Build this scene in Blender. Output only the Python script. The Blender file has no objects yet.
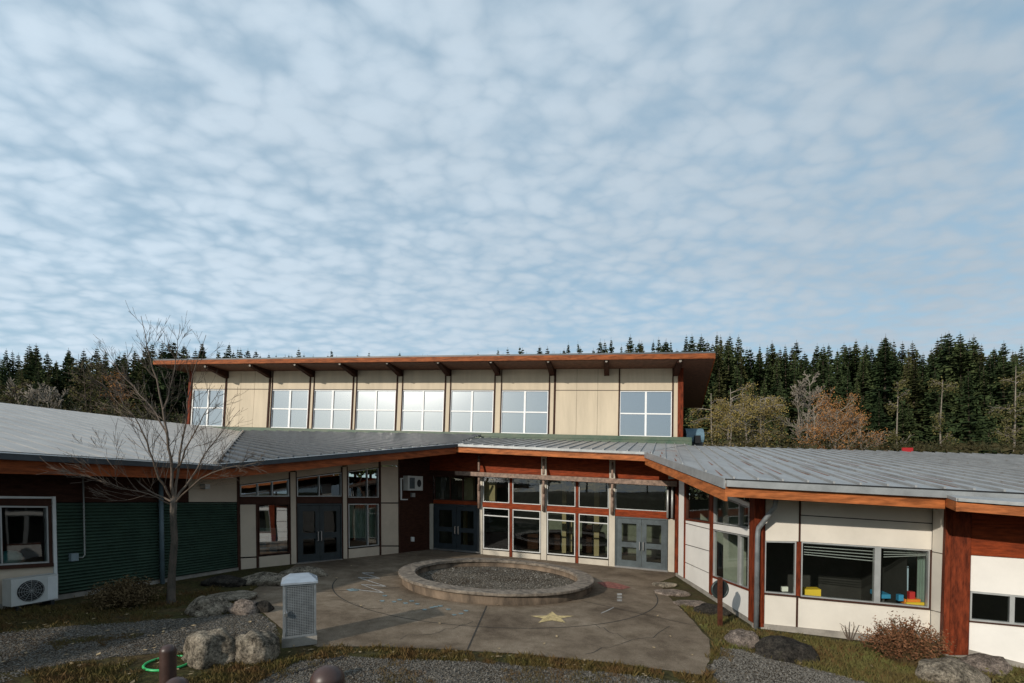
import bpy, math, random
from mathutils import Vector, Matrix, noise
R = math.radians
random.seed(7)
S = bpy.context.scene
COL = S.collection
# ------------------------------------------------------------------ camera, sky, sun
F, CX, HY, CZ, TILT = 460.0, 512.0, 492.0, 2.9, 0.049
cam = bpy.data.cameras.new('Camera'); camo = bpy.data.objects.new('Camera', cam); COL.objects.link(camo)
camo.location = (0, 0, CZ); camo.rotation_euler = (R(90), 0, 0)
cam.sensor_width = 36; cam.lens = F/1024*36; cam.shift_y = (HY-341.5)/1024; cam.clip_end = 3000; cam.clip_start = .05
S.camera = camo
S.view_settings.view_transform = 'Standard'; S.view_settings.look = 'None'
S.view_settings.exposure = 0.0; S.view_settings.gamma = 1
SUN_EL, SUN_TO = R(22), Vector((-.64, -.77, 0)).normalized()       # horizontal direction towards the sun
sun = bpy.data.lights.new('Sun', 'SUN'); suno = bpy.data.objects.new('Sun', sun); COL.objects.link(suno)
sun.energy = 3.7; sun.angle = R(.8); sun.color = (1, .92, .81)
to_sun = Vector((SUN_TO.x*math.cos(SUN_EL), SUN_TO.y*math.cos(SUN_EL), math.sin(SUN_EL)))
suno.rotation_euler = to_sun.to_track_quat('Z', 'Y').to_euler()
suno.location = (-30, -20, 30)
W = bpy.data.worlds.new('World'); S.world = W; W.use_nodes = True
def build_world():
    nt = W.node_tree; nt.nodes.clear()
    N = lambda t: nt.nodes.new(t)
    L = nt.links.new
    out = N('ShaderNodeOutputWorld'); bg = N('ShaderNodeBackground'); bg.inputs[1].default_value = .1
    sky = N('ShaderNodeTexSky'); sky.sky_type = 'NISHITA'; sky.sun_disc = False
    sky.sun_elevation = SUN_EL; sky.sun_rotation = math.atan2(SUN_TO.x, SUN_TO.y)
    tc = N('ShaderNodeTexCoord'); sep = N('ShaderNodeSeparateXYZ'); L(tc.outputs['Generated'], sep.inputs[0])
    def M(op, a, b=None, c=None):
        m = N('ShaderNodeMath'); m.operation = op
        for i, v in enumerate((a, b, c)):
            if v is None: continue
            if isinstance(v, (int, float)): m.inputs[i].default_value = v
            else: L(v, m.inputs[i])
        return m.outputs[0]
    z = M('ADD', M('MAXIMUM', sep.outputs[2], 0.0), .15)
    px = M('DIVIDE', sep.outputs[0], z); py = M('DIVIDE', sep.outputs[1], z)
    cmb = N('ShaderNodeCombineXYZ'); L(px, cmb.inputs[0]); L(py, cmb.inputs[1])
    mp = N('ShaderNodeMapping'); mp.inputs['Rotation'].default_value = (0, 0, R(-24)); mp.inputs['Scale'].default_value = (.8, 1.15, 1)
    L(cmb.outputs[0], mp.inputs[0])
    def NZ(scale, detail, rough, dist=0, off=0):
        n = N('ShaderNodeTexNoise'); n.inputs['Scale'].default_value = scale; n.inputs['Detail'].default_value = detail
        n.inputs['Roughness'].default_value = rough; n.inputs['Distortion'].default_value = dist
        v = N('ShaderNodeVectorMath'); v.operation = 'ADD'; v.inputs[1].default_value = (off, off*.7, off*.3)
        L(mp.outputs[0], v.inputs[0]); L(v.outputs[0], n.inputs['Vector']); return n.outputs['Fac']
    warp = N('ShaderNodeTexNoise'); warp.inputs['Scale'].default_value = 5; warp.inputs['Detail'].default_value = 3; L(mp.outputs[0], warp.inputs['Vector'])
    wv = N('ShaderNodeVectorMath'); wv.operation = 'MULTIPLY_ADD'; wv.inputs[1].default_value = (.10, .10, 0); L(warp.outputs['Color'], wv.inputs[0]); L(mp.outputs[0], wv.inputs[2])
    def cells(scale):
        v = N('ShaderNodeTexVoronoi'); v.feature = 'F1'; v.inputs['Scale'].default_value = scale; L(wv.outputs[0], v.inputs['Vector'])
        q = N('ShaderNodeMapRange'); q.interpolation_type = 'SMOOTHSTEP'; L(v.outputs['Distance'], q.inputs[0]); q.inputs[1].default_value = 1.0; q.inputs[2].default_value = -.1; return q.outputs[0]
    puff, small = cells(13), cells(27)
    big, fine, wisp = NZ(1.4, 3, .5, .3, 3.1), NZ(26, 5, .6, .4, 1.3), NZ(4.2, 5, .58, .6, 5.3)
    cov = M('ADD', M('ADD', M('MULTIPLY', puff, .50), M('MULTIPLY', small, .26)), M('ADD', M('MULTIPLY', big, .45), M('ADD', M('MULTIPLY', fine, .24), M('MULTIPLY', wisp, .58))))
    mr = N('ShaderNodeMapRange'); mr.interpolation_type = 'SMOOTHSTEP'
    L(cov, mr.inputs[0]); mr.inputs[1].default_value = .42; mr.inputs[2].default_value = 1.24
    dens = M('MULTIPLY_ADD', mr.outputs[0], .72, .28)
    # brightness of the cloud: lit folds, and brighter towards the sun's side (left)
    lit = M('ADD', M('MULTIPLY', puff, .10), M('ADD', M('MULTIPLY', fine, .10), M('MULTIPLY', NZ(2.0, 3, .5, .3, 9.4), .34)))
    side = M('MULTIPLY', sep.outputs[0], -1.5)
    br = M('ADD', M('ADD', M('MULTIPLY', lit, 3.4), side), 5.45)
    cc = N('ShaderNodeCombineXYZ'); L(M('MULTIPLY', br, .845), cc.inputs[0]); L(M('MULTIPLY', br, 1.015), cc.inputs[1]); L(M('MULTIPLY', br, 1.17), cc.inputs[2])
    sk = N('ShaderNodeVectorMath'); sk.operation = 'MULTIPLY_ADD'; sk.inputs[1].default_value = SKYMUL; sk.inputs[2].default_value = (1.65, 2.75, 3.65); L(sky.outputs[0], sk.inputs[0])
    mix = N('ShaderNodeMix'); mix.data_type = 'RGBA'
    L(dens, mix.inputs['Factor']); L(sk.outputs[0], mix.inputs['A']); L(cc.outputs[0], mix.inputs['B'])
    L(mix.outputs['Result'], bg.inputs[0]); L(bg.outputs[0], out.inputs[0])
SKYMUL = (.65, .75, .7)
build_world()

# ------------------------------------------------------------------ projection helpers (measured photo -> real places)
def ray(px, py): return Vector(((px-CX)/F, 1, -(py-HY)/F))
def at(px, py, Y):
    r = ray(px, py); return Vector((r.x*Y, Y, CZ+r.z*Y))
def g(x, y):
    z = -TILT*max(-16, min(16, x))
    if y < 6.2: z += (6.2-max(y, -4))*.21
    return z
def gp(px, py, dz=0):
    Y = CZ*F/((py-HY)-TILT*(px-CX)); x = (px-CX)/F*Y
    return Vector((x, Y, g(x, Y)+dz))

# ------------------------------------------------------------------ materials
MATS = {}
def mat(name, col, rough=.7, var=.25, scale=3.0, bump=0, bscale=None, metal=0, col2=None, stretch=(1, 1, 1), spec=.4, objvar=0, detail=6, thr=(.35, .65)):
    m = bpy.data.materials.new(name); m.use_nodes = True; nt = m.node_tree; b = nt.nodes['Principled BSDF']
    b.inputs['Roughness'].default_value = rough; b.inputs['Metallic'].default_value = metal
    b.inputs['Specular IOR Level'].default_value = spec
    tc = nt.nodes.new('ShaderNodeTexCoord'); mp = nt.nodes.new('ShaderNodeMapping'); mp.inputs['Scale'].default_value = stretch
    nt.links.new(tc.outputs['Object'], mp.inputs[0])
    n = nt.nodes.new('ShaderNodeTexNoise'); n.inputs['Scale'].default_value = scale; n.inputs['Detail'].default_value = detail; n.inputs['Roughness'].default_value = .65
    nt.links.new(mp.outputs[0], n.inputs['Vector'])
    r = nt.nodes.new('ShaderNodeValToRGB'); nt.links.new(n.outputs['Fac'], r.inputs[0])
    c2 = col2 or tuple(c*(1-var) for c in col); c1 = col if col2 else tuple(min(1, c*(1+var*.6)) for c in col)
    r.color_ramp.elements[0].position, r.color_ramp.elements[1].position = thr
    r.color_ramp.elements[0].color = (*c2, 1); r.color_ramp.elements[1].color = (*c1, 1)
    last = r.outputs[0]
    if objvar:
        oi = nt.nodes.new('ShaderNodeObjectInfo'); hs = nt.nodes.new('ShaderNodeHueSaturation')
        ma = nt.nodes.new('ShaderNodeMath'); ma.operation = 'MULTIPLY_ADD'; ma.inputs[1].default_value = objvar*2; ma.inputs[2].default_value = 1-objvar
        nt.links.new(oi.outputs['Random'], ma.inputs[0]); nt.links.new(ma.outputs[0], hs.inputs['Value'])
        mh = nt.nodes.new('ShaderNodeMath'); mh.operation = 'MULTIPLY_ADD'; mh.inputs[1].default_value = -.05; mh.inputs[2].default_value = .525
        nt.links.new(oi.outputs['Random'], mh.inputs[0]); nt.links.new(mh.outputs[0], hs.inputs['Hue'])
        nt.links.new(last, hs.inputs['Color']); last = hs.outputs[0]
    nt.links.new(last, b.inputs['Base Color'])
    if bump:
        n2 = nt.nodes.new('ShaderNodeTexNoise'); n2.inputs['Scale'].default_value = bscale or scale*3; n2.inputs['Detail'].default_value = 8
        nt.links.new(mp.outputs[0], n2.inputs['Vector'])
        bp = nt.nodes.new('ShaderNodeBump'); bp.inputs['Strength'].default_value = bump; bp.inputs['Distance'].default_value = .03
        nt.links.new(n2.outputs['Fac'], bp.inputs['Height']); nt.links.new(bp.outputs[0], b.inputs['Normal'])
    MATS[name] = m; return m
def glass(name, refl, tint=(.75, .82, .78), rcol=(.9, .95, 1), add=.6, wave=.06, gr=.015):
    m = bpy.data.materials.new(name); m.use_nodes = True; nt = m.node_tree; nt.nodes.clear()
    o = nt.nodes.new('ShaderNodeOutputMaterial'); mx = nt.nodes.new('ShaderNodeMixShader'); t = nt.nodes.new('ShaderNodeBsdfTransparent'); gl = nt.nodes.new('ShaderNodeBsdfGlossy')
    t.inputs[0].default_value = (*tint, 1); gl.inputs[0].default_value = (*rcol, 1); gl.inputs['Roughness'].default_value = gr
    tc = nt.nodes.new('ShaderNodeTexCoord'); n = nt.nodes.new('ShaderNodeTexNoise'); n.inputs['Scale'].default_value = .9; n.inputs['Detail'].default_value = 1
    nt.links.new(tc.outputs['Object'], n.inputs['Vector'])
    bp = nt.nodes.new('ShaderNodeBump'); bp.inputs['Strength'].default_value = wave; bp.inputs['Distance'].default_value = .05
    nt.links.new(n.outputs['Fac'], bp.inputs['Height']); nt.links.new(bp.outputs[0], gl.inputs['Normal'])
    lw = nt.nodes.new('ShaderNodeLayerWeight'); lw.inputs['Blend'].default_value = .35
    mr = nt.nodes.new('ShaderNodeMapRange'); mr.inputs[3].default_value = refl; mr.inputs[4].default_value = min(1, refl+add)
    nt.links.new(lw.outputs['Fresnel'], mr.inputs[0]); nt.links.new(mr.outputs[0], mx.inputs[0])
    nt.links.new(t.outputs[0], mx.inputs[1]); nt.links.new(gl.outputs[0], mx.inputs[2]); nt.links.new(mx.outputs[0], o.inputs[0])
    MATS[name] = m; return m
mat('cream', (.62, .575, .50), .65, .08, 1.2, .05, 30)
mat('cream_shaded', (.46, .415, .34), .7, .15, 1.5, .05, 30, stretch=(1, 1, .5)); mat('white_panel', (.72, .69, .64), .6, .07, 1.0, .05, 30)  # centre wall cream: darker copy, its part shade put into the colour
mat('beige', (.52, .43, .33), .7, .10, 1.2, .05, 30)
mat('tan', (.53, .445, .325), .65, .12, .8, .04, 20, stretch=(2.5, 2.5, .35))
mat('joint', (.05, .035, .03), .8, .1)
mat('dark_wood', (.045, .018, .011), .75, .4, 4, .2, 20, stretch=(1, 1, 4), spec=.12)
mat('red_wood', (.145, .027, .009), .65, .6, 5, .25, 24, stretch=(3, 3, .6), spec=.12)
mat('red_band', (.20, .035, .009), .65, .45, 5, .2, 24, stretch=(.6, .6, 4), spec=.12)
mat('orange_wood', (.35, .11, .034), .6, .5, 4, .2, 20, stretch=(.5, .5, 3), spec=.15)
mat('rust_fascia', (.25, .062, .018), .65, .45, 4, .2, 20, stretch=(.5, .5, 3), spec=.15)
mat('grey_wood', (.235, .16, .12), .75, .5, 6, .3, 30)
mat('trim', (.055, .024, .016), .7, .3, spec=.12)
mat('green_siding', (.048, .085, .060), .5, .25, 2)
mat('green_flash', (.045, .085, .055), .5, .4, 1.5, .1, col2=(.10, .12, .08))
mat('flash', (.30, .31, .31), .5, .2, 3, metal=.4)
mat('gutter', (.045, .05, .055), .45, .2, 3, metal=.3)
mat('alu', (.42, .43, .42), .45, .12, 4, metal=.5)
mat('white_frame', (.78, .78, .77), .5, .05)
mat('grey_frame', (.50, .50, .48), .5, .08); mat('pvc', (.62, .62, .6), .5, .08)
mat('door_slate', (.058, .074, .080), .5, .3, 3, .05)
mat('door_dark', (.024, .033, .036), .5, .25, 3)
mat('door_navy', (.02, .028, .033), .5, .25, 3)
mat('galv', (.26, .28, .29), .45, .25, 6, metal=.45)
mat('bluegrey_pipe', (.10, .14, .16), .5, .2)
mat('steel', (.5, .5, .5), .3, .1, metal=.9)
mat('interior', (.26, .28, .23), .9, .15)
mat('interior_floor', (.12, .09, .065), .6, .2)
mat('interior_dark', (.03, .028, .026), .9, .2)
mat('ceiling_white', (.5, .49, .46), .9, .05)
mat('soffit', (.13, .055, .03), .7, .4, 5, .2, 20)
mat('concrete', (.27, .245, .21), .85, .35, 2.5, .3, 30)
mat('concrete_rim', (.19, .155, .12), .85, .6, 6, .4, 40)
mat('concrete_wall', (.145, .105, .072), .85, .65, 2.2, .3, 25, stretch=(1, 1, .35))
mat('bark', (.11, .085, .066), .85, .5, 9, .6, 30, stretch=(1, 1, .4), col2=(.045, .038, .028))
mat('twig', (.115, .085, .062), .8, .3, 4)
mat('pale_bark', (.20, .17, .135), .85, .4, 3)
mat('trunk', (.09, .065, .045), .9, .3)
mat('conifer', (.046, .066, .026), .8, .55, .9, objvar=.45, spec=.08)
mat('interior_mid', (.20, .20, .165), .9, .2); mat('interior_tan', (.45, .34, .2), .8, .1); mat('conifer_olive', (.070, .074, .028), .8, .5, .9, objvar=.35, spec=.08)
mat('yellow_leaf', (.25, .19, .062), .75, .5, 1.2, spec=.1)
mat('rust_leaf', (.32, .15, .052), .75, .5, 1.2, spec=.1)
mat('olive_leaf', (.11, .10, .036), .75, .5, 1.2, spec=.1)
mat('brush_brown', (.058, .045, .021), .8, .6, .7, col2=(.026, .030, .012), spec=.1); mat('shrub_red', (.17, .075, .035), .8, .5, 6, spec=.2)
mat('shrub_brown', (.11, .075, .035), .8, .5, 6, spec=.2)
mat('grass', (.12, .125, .035), .75, .5, 1.3, col2=(.10, .07, .026), spec=.2)
mat('moss', (.085, .075, .020), .8, .5, 2.0, col2=(.115, .062, .024), spec=.2)
mat('leaf_litter', (.34, .25, .14), .8, .5, 5)
mat('bollard', (.05, .026, .020), .42, .3, 6, .05, spec=.5)
mat('green_plastic', (.04, .42, .13), .4, .1)
mat('rubber', (.018, .02, .02), .6, .2)
mat('hvac_blue', (.12, .20, .25), .45, .25, 2)
mat('black', (.01, .01, .01), .6)
mat('yellow_box', (.75, .5, .04), .5, .05)
mat('toy_orange', (.75, .22, .03), .5, .05); mat('toy_red', (.5, .03, .03), .5, .05); mat('toy_blue', (.04, .25, .45), .5, .05)
mat('teal', (.10, .32, .36), .5, .1); mat('curtain', (.34, .42, .38), .9, .15, 3); mat('paper', (.7, .68, .62), .8, .05)
mat('box_blue', (.10, .26, .38), .6, .15)
mat('car_red', (.35, .015, .015), .35, .05)
mat('chalk_yellow', (.50, .38, .18), .95, .5, 14, thr=(.3, .6)); mat('chalk_white', (.36, .34, .31), .95, .5, 14); mat('chalk_blue', (.18, .24, .25), .95, .5, 14); mat('chalk_red', (.25, .09, .07), .95, .5, 9)
for cn in ('chalk_yellow', 'chalk_white', 'chalk_blue', 'chalk_red'):
    nt = MATS[cn].node_tree; n = nt.nodes.new('ShaderNodeTexNoise'); n.inputs['Scale'].default_value = 16; n.inputs['Detail'].default_value = 8; n.inputs['Roughness'].default_value = .75
    r = nt.nodes.new('ShaderNodeMapRange'); r.inputs[1].default_value = .28; r.inputs[2].default_value = .46; r.inputs[3].default_value = .1; r.inputs[4].default_value = .92
    tcn = [q for q in nt.nodes if q.type == 'TEX_COORD'][0]; nt.links.new(tcn.outputs['Object'], n.inputs['Vector']); nt.links.new(n.outputs['Fac'], r.inputs[0]); nt.links.new(r.outputs[0], nt.nodes['Principled BSDF'].inputs['Alpha'])
mat('soil_dark', (.02, .017, .014), .95, .3, 6)
mat('crack', (.035, .03, .025), .95, .3, 6)
glass('glass_dark', .055, (.62, .68, .62)); glass('glass_door', .012, (.5, .55, .5), add=.22); glass('glass_mid', .30, (.6, .66, .62)); glass('glass_sky', .46, (.25, .3, .32), (.96, .98, 1), add=.3, wave=.01, gr=.16); glass('glass_clear', .04, (.85, .9, .86), add=.25)
def node_mat(name):
    m = bpy.data.materials.new(name); m.use_nodes = True; MATS[name] = m
    return m.node_tree, m.node_tree.nodes['Principled BSDF']
def ramp(nt, src, stops):
    r = nt.nodes.new('ShaderNodeValToRGB'); nt.links.new(src, r.inputs[0]); cr = r.color_ramp
    while len(cr.elements) < len(stops): cr.elements.new(.5)
    for e, (p, c) in zip(cr.elements, stops): e.position = p; e.color = (*c, 1)
    return r.outputs[0]
def tex(nt, kind, scale, detail=5, rough=.6, vec=None, dist=0):
    n = nt.nodes.new('ShaderNodeTex'+kind); n.inputs['Scale'].default_value = scale
    if kind == 'Noise':
        n.inputs['Detail'].default_value = detail; n.inputs['Roughness'].default_value = rough; n.inputs['Distortion'].default_value = dist
    if vec: nt.links.new(vec, n.inputs['Vector'])
    return n
def mixc(nt, f, a, b, mode='MIX'):
    m = nt.nodes.new('ShaderNodeMix'); m.data_type = 'RGBA'; m.blend_type = mode
    for k, v in (('Factor', f), ('A', a), ('B', b)):
        if hasattr(v, 'is_linked') or hasattr(v, 'links'): nt.links.new(v, m.inputs[k])
        elif k == 'Factor': m.inputs[k].default_value = v
        else: m.inputs[k].default_value = (*v, 1)
    return m.outputs['Result']
def bumpn(nt, b, h, s, d):
    bp = nt.nodes.new('ShaderNodeBump'); bp.inputs['Strength'].default_value = s; bp.inputs['Distance'].default_value = d
    nt.links.new(h, bp.inputs['Height']); nt.links.new(bp.outputs[0], b.inputs['Normal'])
def special_mats():
    # soil with moss and dead leaves
    nt, b = node_mat('soil'); tc = nt.nodes.new('ShaderNodeTexCoord').outputs['Object']; b.inputs['Roughness'].default_value = .95; b.inputs['Specular IOR Level'].default_value = .15
    n1 = tex(nt, 'Noise', .9, 6, .65, tc); n2 = tex(nt, 'Noise', 11, 6, .7, tc)
    c1 = ramp(nt, n1.outputs['Fac'], [(.3, (.052, .034, .018)), (.5, (.05, .046, .016)), (.68, (.075, .05, .024))])
    c2 = ramp(nt, n2.outputs['Fac'], [(.3, (.35, .35, .35)), (.7, (1.5, 1.5, 1.4))])
    nt.links.new(mixc(nt, 1, c1, c2, 'MULTIPLY'), b.inputs['Base Color']); bumpn(nt, b, n2.outputs['Fac'], .8, .05)
    # gravel
    nt, b = node_mat('gravel'); tc = nt.nodes.new('ShaderNodeTexCoord').outputs['Object']; b.inputs['Roughness'].default_value = .9; b.inputs['Specular IOR Level'].default_value = .2
    v = tex(nt, 'Voronoi', 44, vec=tc); n1 = tex(nt, 'Noise', .7, 5, .6, tc); n3 = tex(nt, 'Noise', 60, 3, .6, tc)
    sx = nt.nodes.new('ShaderNodeSeparateColor'); nt.links.new(v.outputs['Color'], sx.inputs[0])
    c1 = ramp(nt, sx.outputs[0], [(.0, (.02, .02, .019)), (.55, (.068, .066, .062)), (.9, (.14, .136, .128)), (1, (.30, .29, .27))])
    c2 = ramp(nt, n1.outputs['Fac'], [(.38, (.66, .50, .34)), (.58, (1.3, 1.13, .92))])
    c = mixc(nt, 1, c1, c2, 'MULTIPLY'); nt.links.new(c, b.inputs['Base Color'])
    bumpn(nt, b, v.outputs['Distance'], .9, -.03)
    # courtyard paving: weathered asphalt / exposed concrete, stained
    nt, b = node_mat('paving'); tc = nt.nodes.new('ShaderNodeTexCoord').outputs['Object']; b.inputs['Roughness'].default_value = .88; b.inputs['Specular IOR Level'].default_value = .25
    n1 = tex(nt, 'Noise', .55, 6, .62, tc, .4); n2 = tex(nt, 'Noise', 55, 4, .7, tc); n3 = tex(nt, 'Noise', 2.6, 6, .7, tc)
    c1 = ramp(nt, n1.outputs['Fac'], [(.30, (.095, .068, .045)), (.5, (.178, .135, .094)), (.70, (.25, .198, .144))])
    c2 = ramp(nt, n2.outputs['Fac'], [(.3, (.55, .55, .55)), (.7, (1.4, 1.4, 1.4))]); c3 = ramp(nt, n3.outputs['Fac'], [(.35, (.7, .68, .64)), (.6, (1.08, 1.08, 1.08))])
    c = mixc(nt, 1, mixc(nt, 1, c1, c2, 'MULTIPLY'), c3, 'MULTIPLY'); nt.links.new(c, b.inputs['Base Color']); bumpn(nt, b, n2.outputs['Fac'], .5, .01)
    # rock with lichen
    for nm, dk, lt in (('rock', (.085, .07, .05), (.52, .44, .335)), ('rock_dark', (.018, .016, .013), (.085, .072, .058)), ('rock_pale', (.14, .11, .09), (.42, .34, .28))):
        nt, b = node_mat(nm); tc = nt.nodes.new('ShaderNodeTexCoord').outputs['Object']; b.inputs['Roughness'].default_value = .9; b.inputs['Specular IOR Level'].default_value = .2
        n1 = tex(nt, 'Noise', 4.5, 9, .78, tc); n2 = tex(nt, 'Noise', 26, 6, .8, tc); n3 = tex(nt, 'Noise', 5, 5, .6, tc, .5)
        c1 = ramp(nt, n1.outputs['Fac'], [(.40, dk), (.5, tuple((a+c)/2 for a, c in zip(dk, lt))), (.60, lt)])
        c2 = ramp(nt, n2.outputs['Fac'], [(.36, (.25, .25, .25)), (.6, (1.35, 1.35, 1.35))])
        c = mixc(nt, 1, c1, c2, 'MULTIPLY')
        mask = ramp(nt, n3.outputs['Fac'], [(.62, (0, 0, 0)), (.74, (.5, .5, .5))])
        c = mixc(nt, mask, c, (.05, .052, .018)); nt.links.new(c, b.inputs['Base Color']); bumpn(nt, b, n2.outputs['Fac'], 1.0, .09)
    # standing seam roofs: dull metal, streaked along the slope, dirt and lichen flecks
    for nm, base, dirt, sc in (('roof_right', (.31, .31, .305), (.19, .16, .13), (2.5, .35, 1)), ('roof_dark', (.075, .08, .085), (.04, .038, .034), (.5, 2.5, 1)), ('roof_left', (.41, .38, .345), (.2, .17, .14), (.5, 2.0, 1))):
        nt, b = node_mat(nm); tc = nt.nodes.new('ShaderNodeTexCoord'); mp = nt.nodes.new('ShaderNodeMapping'); mp.inputs['Scale'].default_value = sc; nt.links.new(tc.outputs['Object'], mp.inputs[0])
        b.inputs['Metallic'].default_value = .22; b.inputs['Roughness'].default_value = .5
        n1 = tex(nt, 'Noise', 1.3, 7, .65, mp.outputs[0]); n2 = tex(nt, 'Noise', 5, 6, .7, tc.outputs['Object'])
        c1 = ramp(nt, n1.outputs['Fac'], [(.3, tuple(x*.72 for x in base)), (.7, tuple(x*1.15 for x in base))])
        k = ramp(nt, n2.outputs['Fac'], [(.57, (0, 0, 0)), (.70, (.8, .8, .8))])
        nt.links.new(mixc(nt, k, c1, dirt), b.inputs['Base Color'])
special_mats()
mat('rust_streak', (.20, .075, .035), .8, .4, 8)

# ------------------------------------------------------------------ mesh builder
WLOC = {}
def wloc(o):
    return WLOC.get(o.name, Vector((0, 0, 0))) if o else Vector((0, 0, 0))
class MB:
    def __init__(s): s.v = []; s.f = []; s.cut = []
    def face(s, pts):
        i = len(s.v); s.v += [tuple(p) for p in pts]; s.f.append(tuple(range(i, i+len(pts))))
    def prism(s, front, back):
        n = len(front); i = len(s.v); s.cut.append((i, len(s.f))); s.v += [tuple(p) for p in front]+[tuple(p) for p in back]
        s.f.append(tuple(range(i, i+n))); s.f.append(tuple(range(i+2*n-1, i+n-1, -1)))
        for k in range(n):
            j = (k+1) % n; s.f.append((i+k, i+n+k, i+n+j, i+j))
    def box(s, c, sx, sy, sz, rz=0):
        ca, sa = math.cos(rz), math.sin(rz)
        def P(x, y, z): return Vector((c[0]+x*ca-y*sa, c[1]+x*sa+y*ca, c[2]+z))
        a, b = sx/2, sy/2
        s.prism([P(-a, -b, 0), P(a, -b, 0), P(a, b, 0), P(-a, b, 0)], [P(-a, -b, sz), P(a, -b, sz), P(a, b, sz), P(-a, b, sz)])
    def beam(s, A, B, h, t, up=Vector((0, 0, 1)), side=1):
        """board whose top edge runs A-B, hanging h down, t thick to one side"""
        A, B = Vector(A), Vector(B); d = (B-A); n = Vector((d.y, -d.x, 0)).normalized()*t*side
        dn = Vector((0, 0, -h))
        s.prism([A, B, B+dn, A+dn], [A+n, B+n, B+n+dn, A+n+dn])
    def tube(s, pts, rad, n=6, cap=True):
        rings = []
        for k, p in enumerate(pts):
            p = Vector(p); a = Vector(pts[max(0, k-1)]); b = Vector(pts[min(len(pts)-1, k+1)])
            d = (b-a).normalized() if (b-a).length > 1e-6 else Vector((0, 0, 1))
            u = d.orthogonal().normalized(); w = d.cross(u); r = rad[k] if isinstance(rad, (list, tuple)) else rad
            if k and rings:
                u0 = (Vector(s.v[rings[-1]])-Vector(pts[k-1])); u = (u0-d*u0.dot(d))
                u = u.normalized() if u.length > 1e-6 else d.orthogonal().normalized(); w = d.cross(u)
            rings.append(len(s.v))
            for j in range(n):
                t = 2*math.pi*j/n; s.v.append(tuple(p+(u*math.cos(t)+w*math.sin(t))*r))
        for a, b in zip(rings, rings[1:]):
            for j in range(n):
                k = (j+1) % n; s.f.append((a+j, a+k, b+k, b+j))
        if cap and n > 2:
            s.f.append(tuple(rings[0]+j for j in reversed(range(n)))); s.f.append(tuple(rings[-1]+j for j in range(n)))
    def lathe(s, c, prof, n=32):
        base = len(s.v); m = len(prof)
        for j in range(n):
            t = 2*math.pi*j/n
            for r, z in prof: s.v.append((c[0]+r*math.cos(t), c[1]+r*math.sin(t), c[2]+z))
        for j in range(n):
            k = (j+1) % n
            for q in range(m-1): s.f.append((base+j*m+q, base+k*m+q, base+k*m+q+1, base+j*m+q+1))
    def build(s, name, material, parent=None, smooth=False):
        me = bpy.data.meshes.new(name); L = wloc(parent)
        me.from_pydata([(a-L.x, b-L.y, c-L.z) for a, b, c in s.v], [], s.f); me.validate()
        o = bpy.data.objects.new(name, me); COL.objects.link(o)
        for mm in (material if isinstance(material, (list, tuple)) else [material]): me.materials.append(MATS[mm])
        if smooth: me.polygons.foreach_set('use_smooth', [True]*len(me.polygons))
        if parent: o.parent = parent; WLOC[o.name] = L
        me.update(); return o
def tag(o, label=None, cat=None, group=None, kind=None):
    if label: o['label'] = label
    if cat: o['category'] = cat
    if group: o['group'] = group
    if kind: o['kind'] = kind
    return o
def thing(name, label, cat, loc, group=None):
    o = bpy.data.objects.new(name, None); COL.objects.link(o); o.location = loc; o.empty_display_size = .2
    WLOC[o.name] = Vector(loc); return tag(o, label, cat, group)
def struct(name, mb, m): return tag(mb.build(name, m), kind='structure')
def recenter(o, base):
    """put a single-mesh thing's origin at its base"""
    b = Vector(base); o.data.transform(Matrix.Translation(-b)); o.location = b; return o

# ------------------------------------------------------------------ ground
def ground():
    xs = [-400, -200, -100, -50, -16, -10, -5, 0, 5, 10, 16, 50, 100, 200, 400]
    ys = [-60, -20, -4, 0, 3, 6.2, 10, 15, 20, 30, 45, 70, 120, 250, 600]
    mb = MB()
    for x in xs:
        for y in ys: mb.v.append((x, y, g(x, y)))
    n = len(ys)
    for i in range(len(xs)-1):
        for j in range(n-1): mb.f.append((i*n+j, (i+1)*n+j, (i+1)*n+j+1, i*n+j+1))
    struct('ground', mb, 'soil')
ground()
def sheet(name, pxpoly, dz, m, jag=0):
    P = [gp(x, y, dz) for x, y in pxpoly]; Q = []
    for p, q in zip(P, P[1:]+P[:1]):
        n = max(1, int((q-p).length/.09)) if jag else 1
        for k in range(n):
            v = p.lerp(q, k/n)
            if jag: w = noise.noise_vector(v*1.3)*jag+noise.noise_vector(v*5)*jag*.6; v = Vector((v.x+w.x, v.y+w.y, 0)); v.z = g(v.x, v.y)+dz
            Q.append(v)
    mb = MB(); mb.face(Q); return struct(name, mb, m)
PAVE = [(286, 633), (316, 647.5), (380, 647), (450, 650), (520, 654), (580, 660), (640, 667), (704, 676), (711, 655), (709, 640), (694, 622), (676, 604), (664, 592), (660, 582), (679, 575), (660, 568), (560, 560), (440, 546), (404, 552), (300, 562), (285, 572), (262, 584), (246, 596), (262, 612)]
sheet('courtyard_paving', PAVE, .010, 'paving', .03)
sheet('gravel_path', [(-140, 660), (-40, 637), (60, 627), (150, 621), (205, 617), (255, 611), (268, 618), (280, 634), (276, 645), (200, 652), (130, 655), (60, 664), (20, 672), (-60, 675), (-140, 670)], .004, 'gravel', .22)
sheet('gravel_strip', [(225, 692), (262, 680), (300, 661), (345, 656.5), (450, 661), (540, 667), (640, 676), (690, 684), (720, 700), (710, 705), (500, 700)], .004, 'gravel', .22)
sheet('gravel_apron', [(718, 648), (738, 649), (765, 657), (800, 666), (835, 674), (870, 684), (900, 704), (700, 704), (706, 678), (714, 660)], .004, 'gravel', .22)
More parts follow.
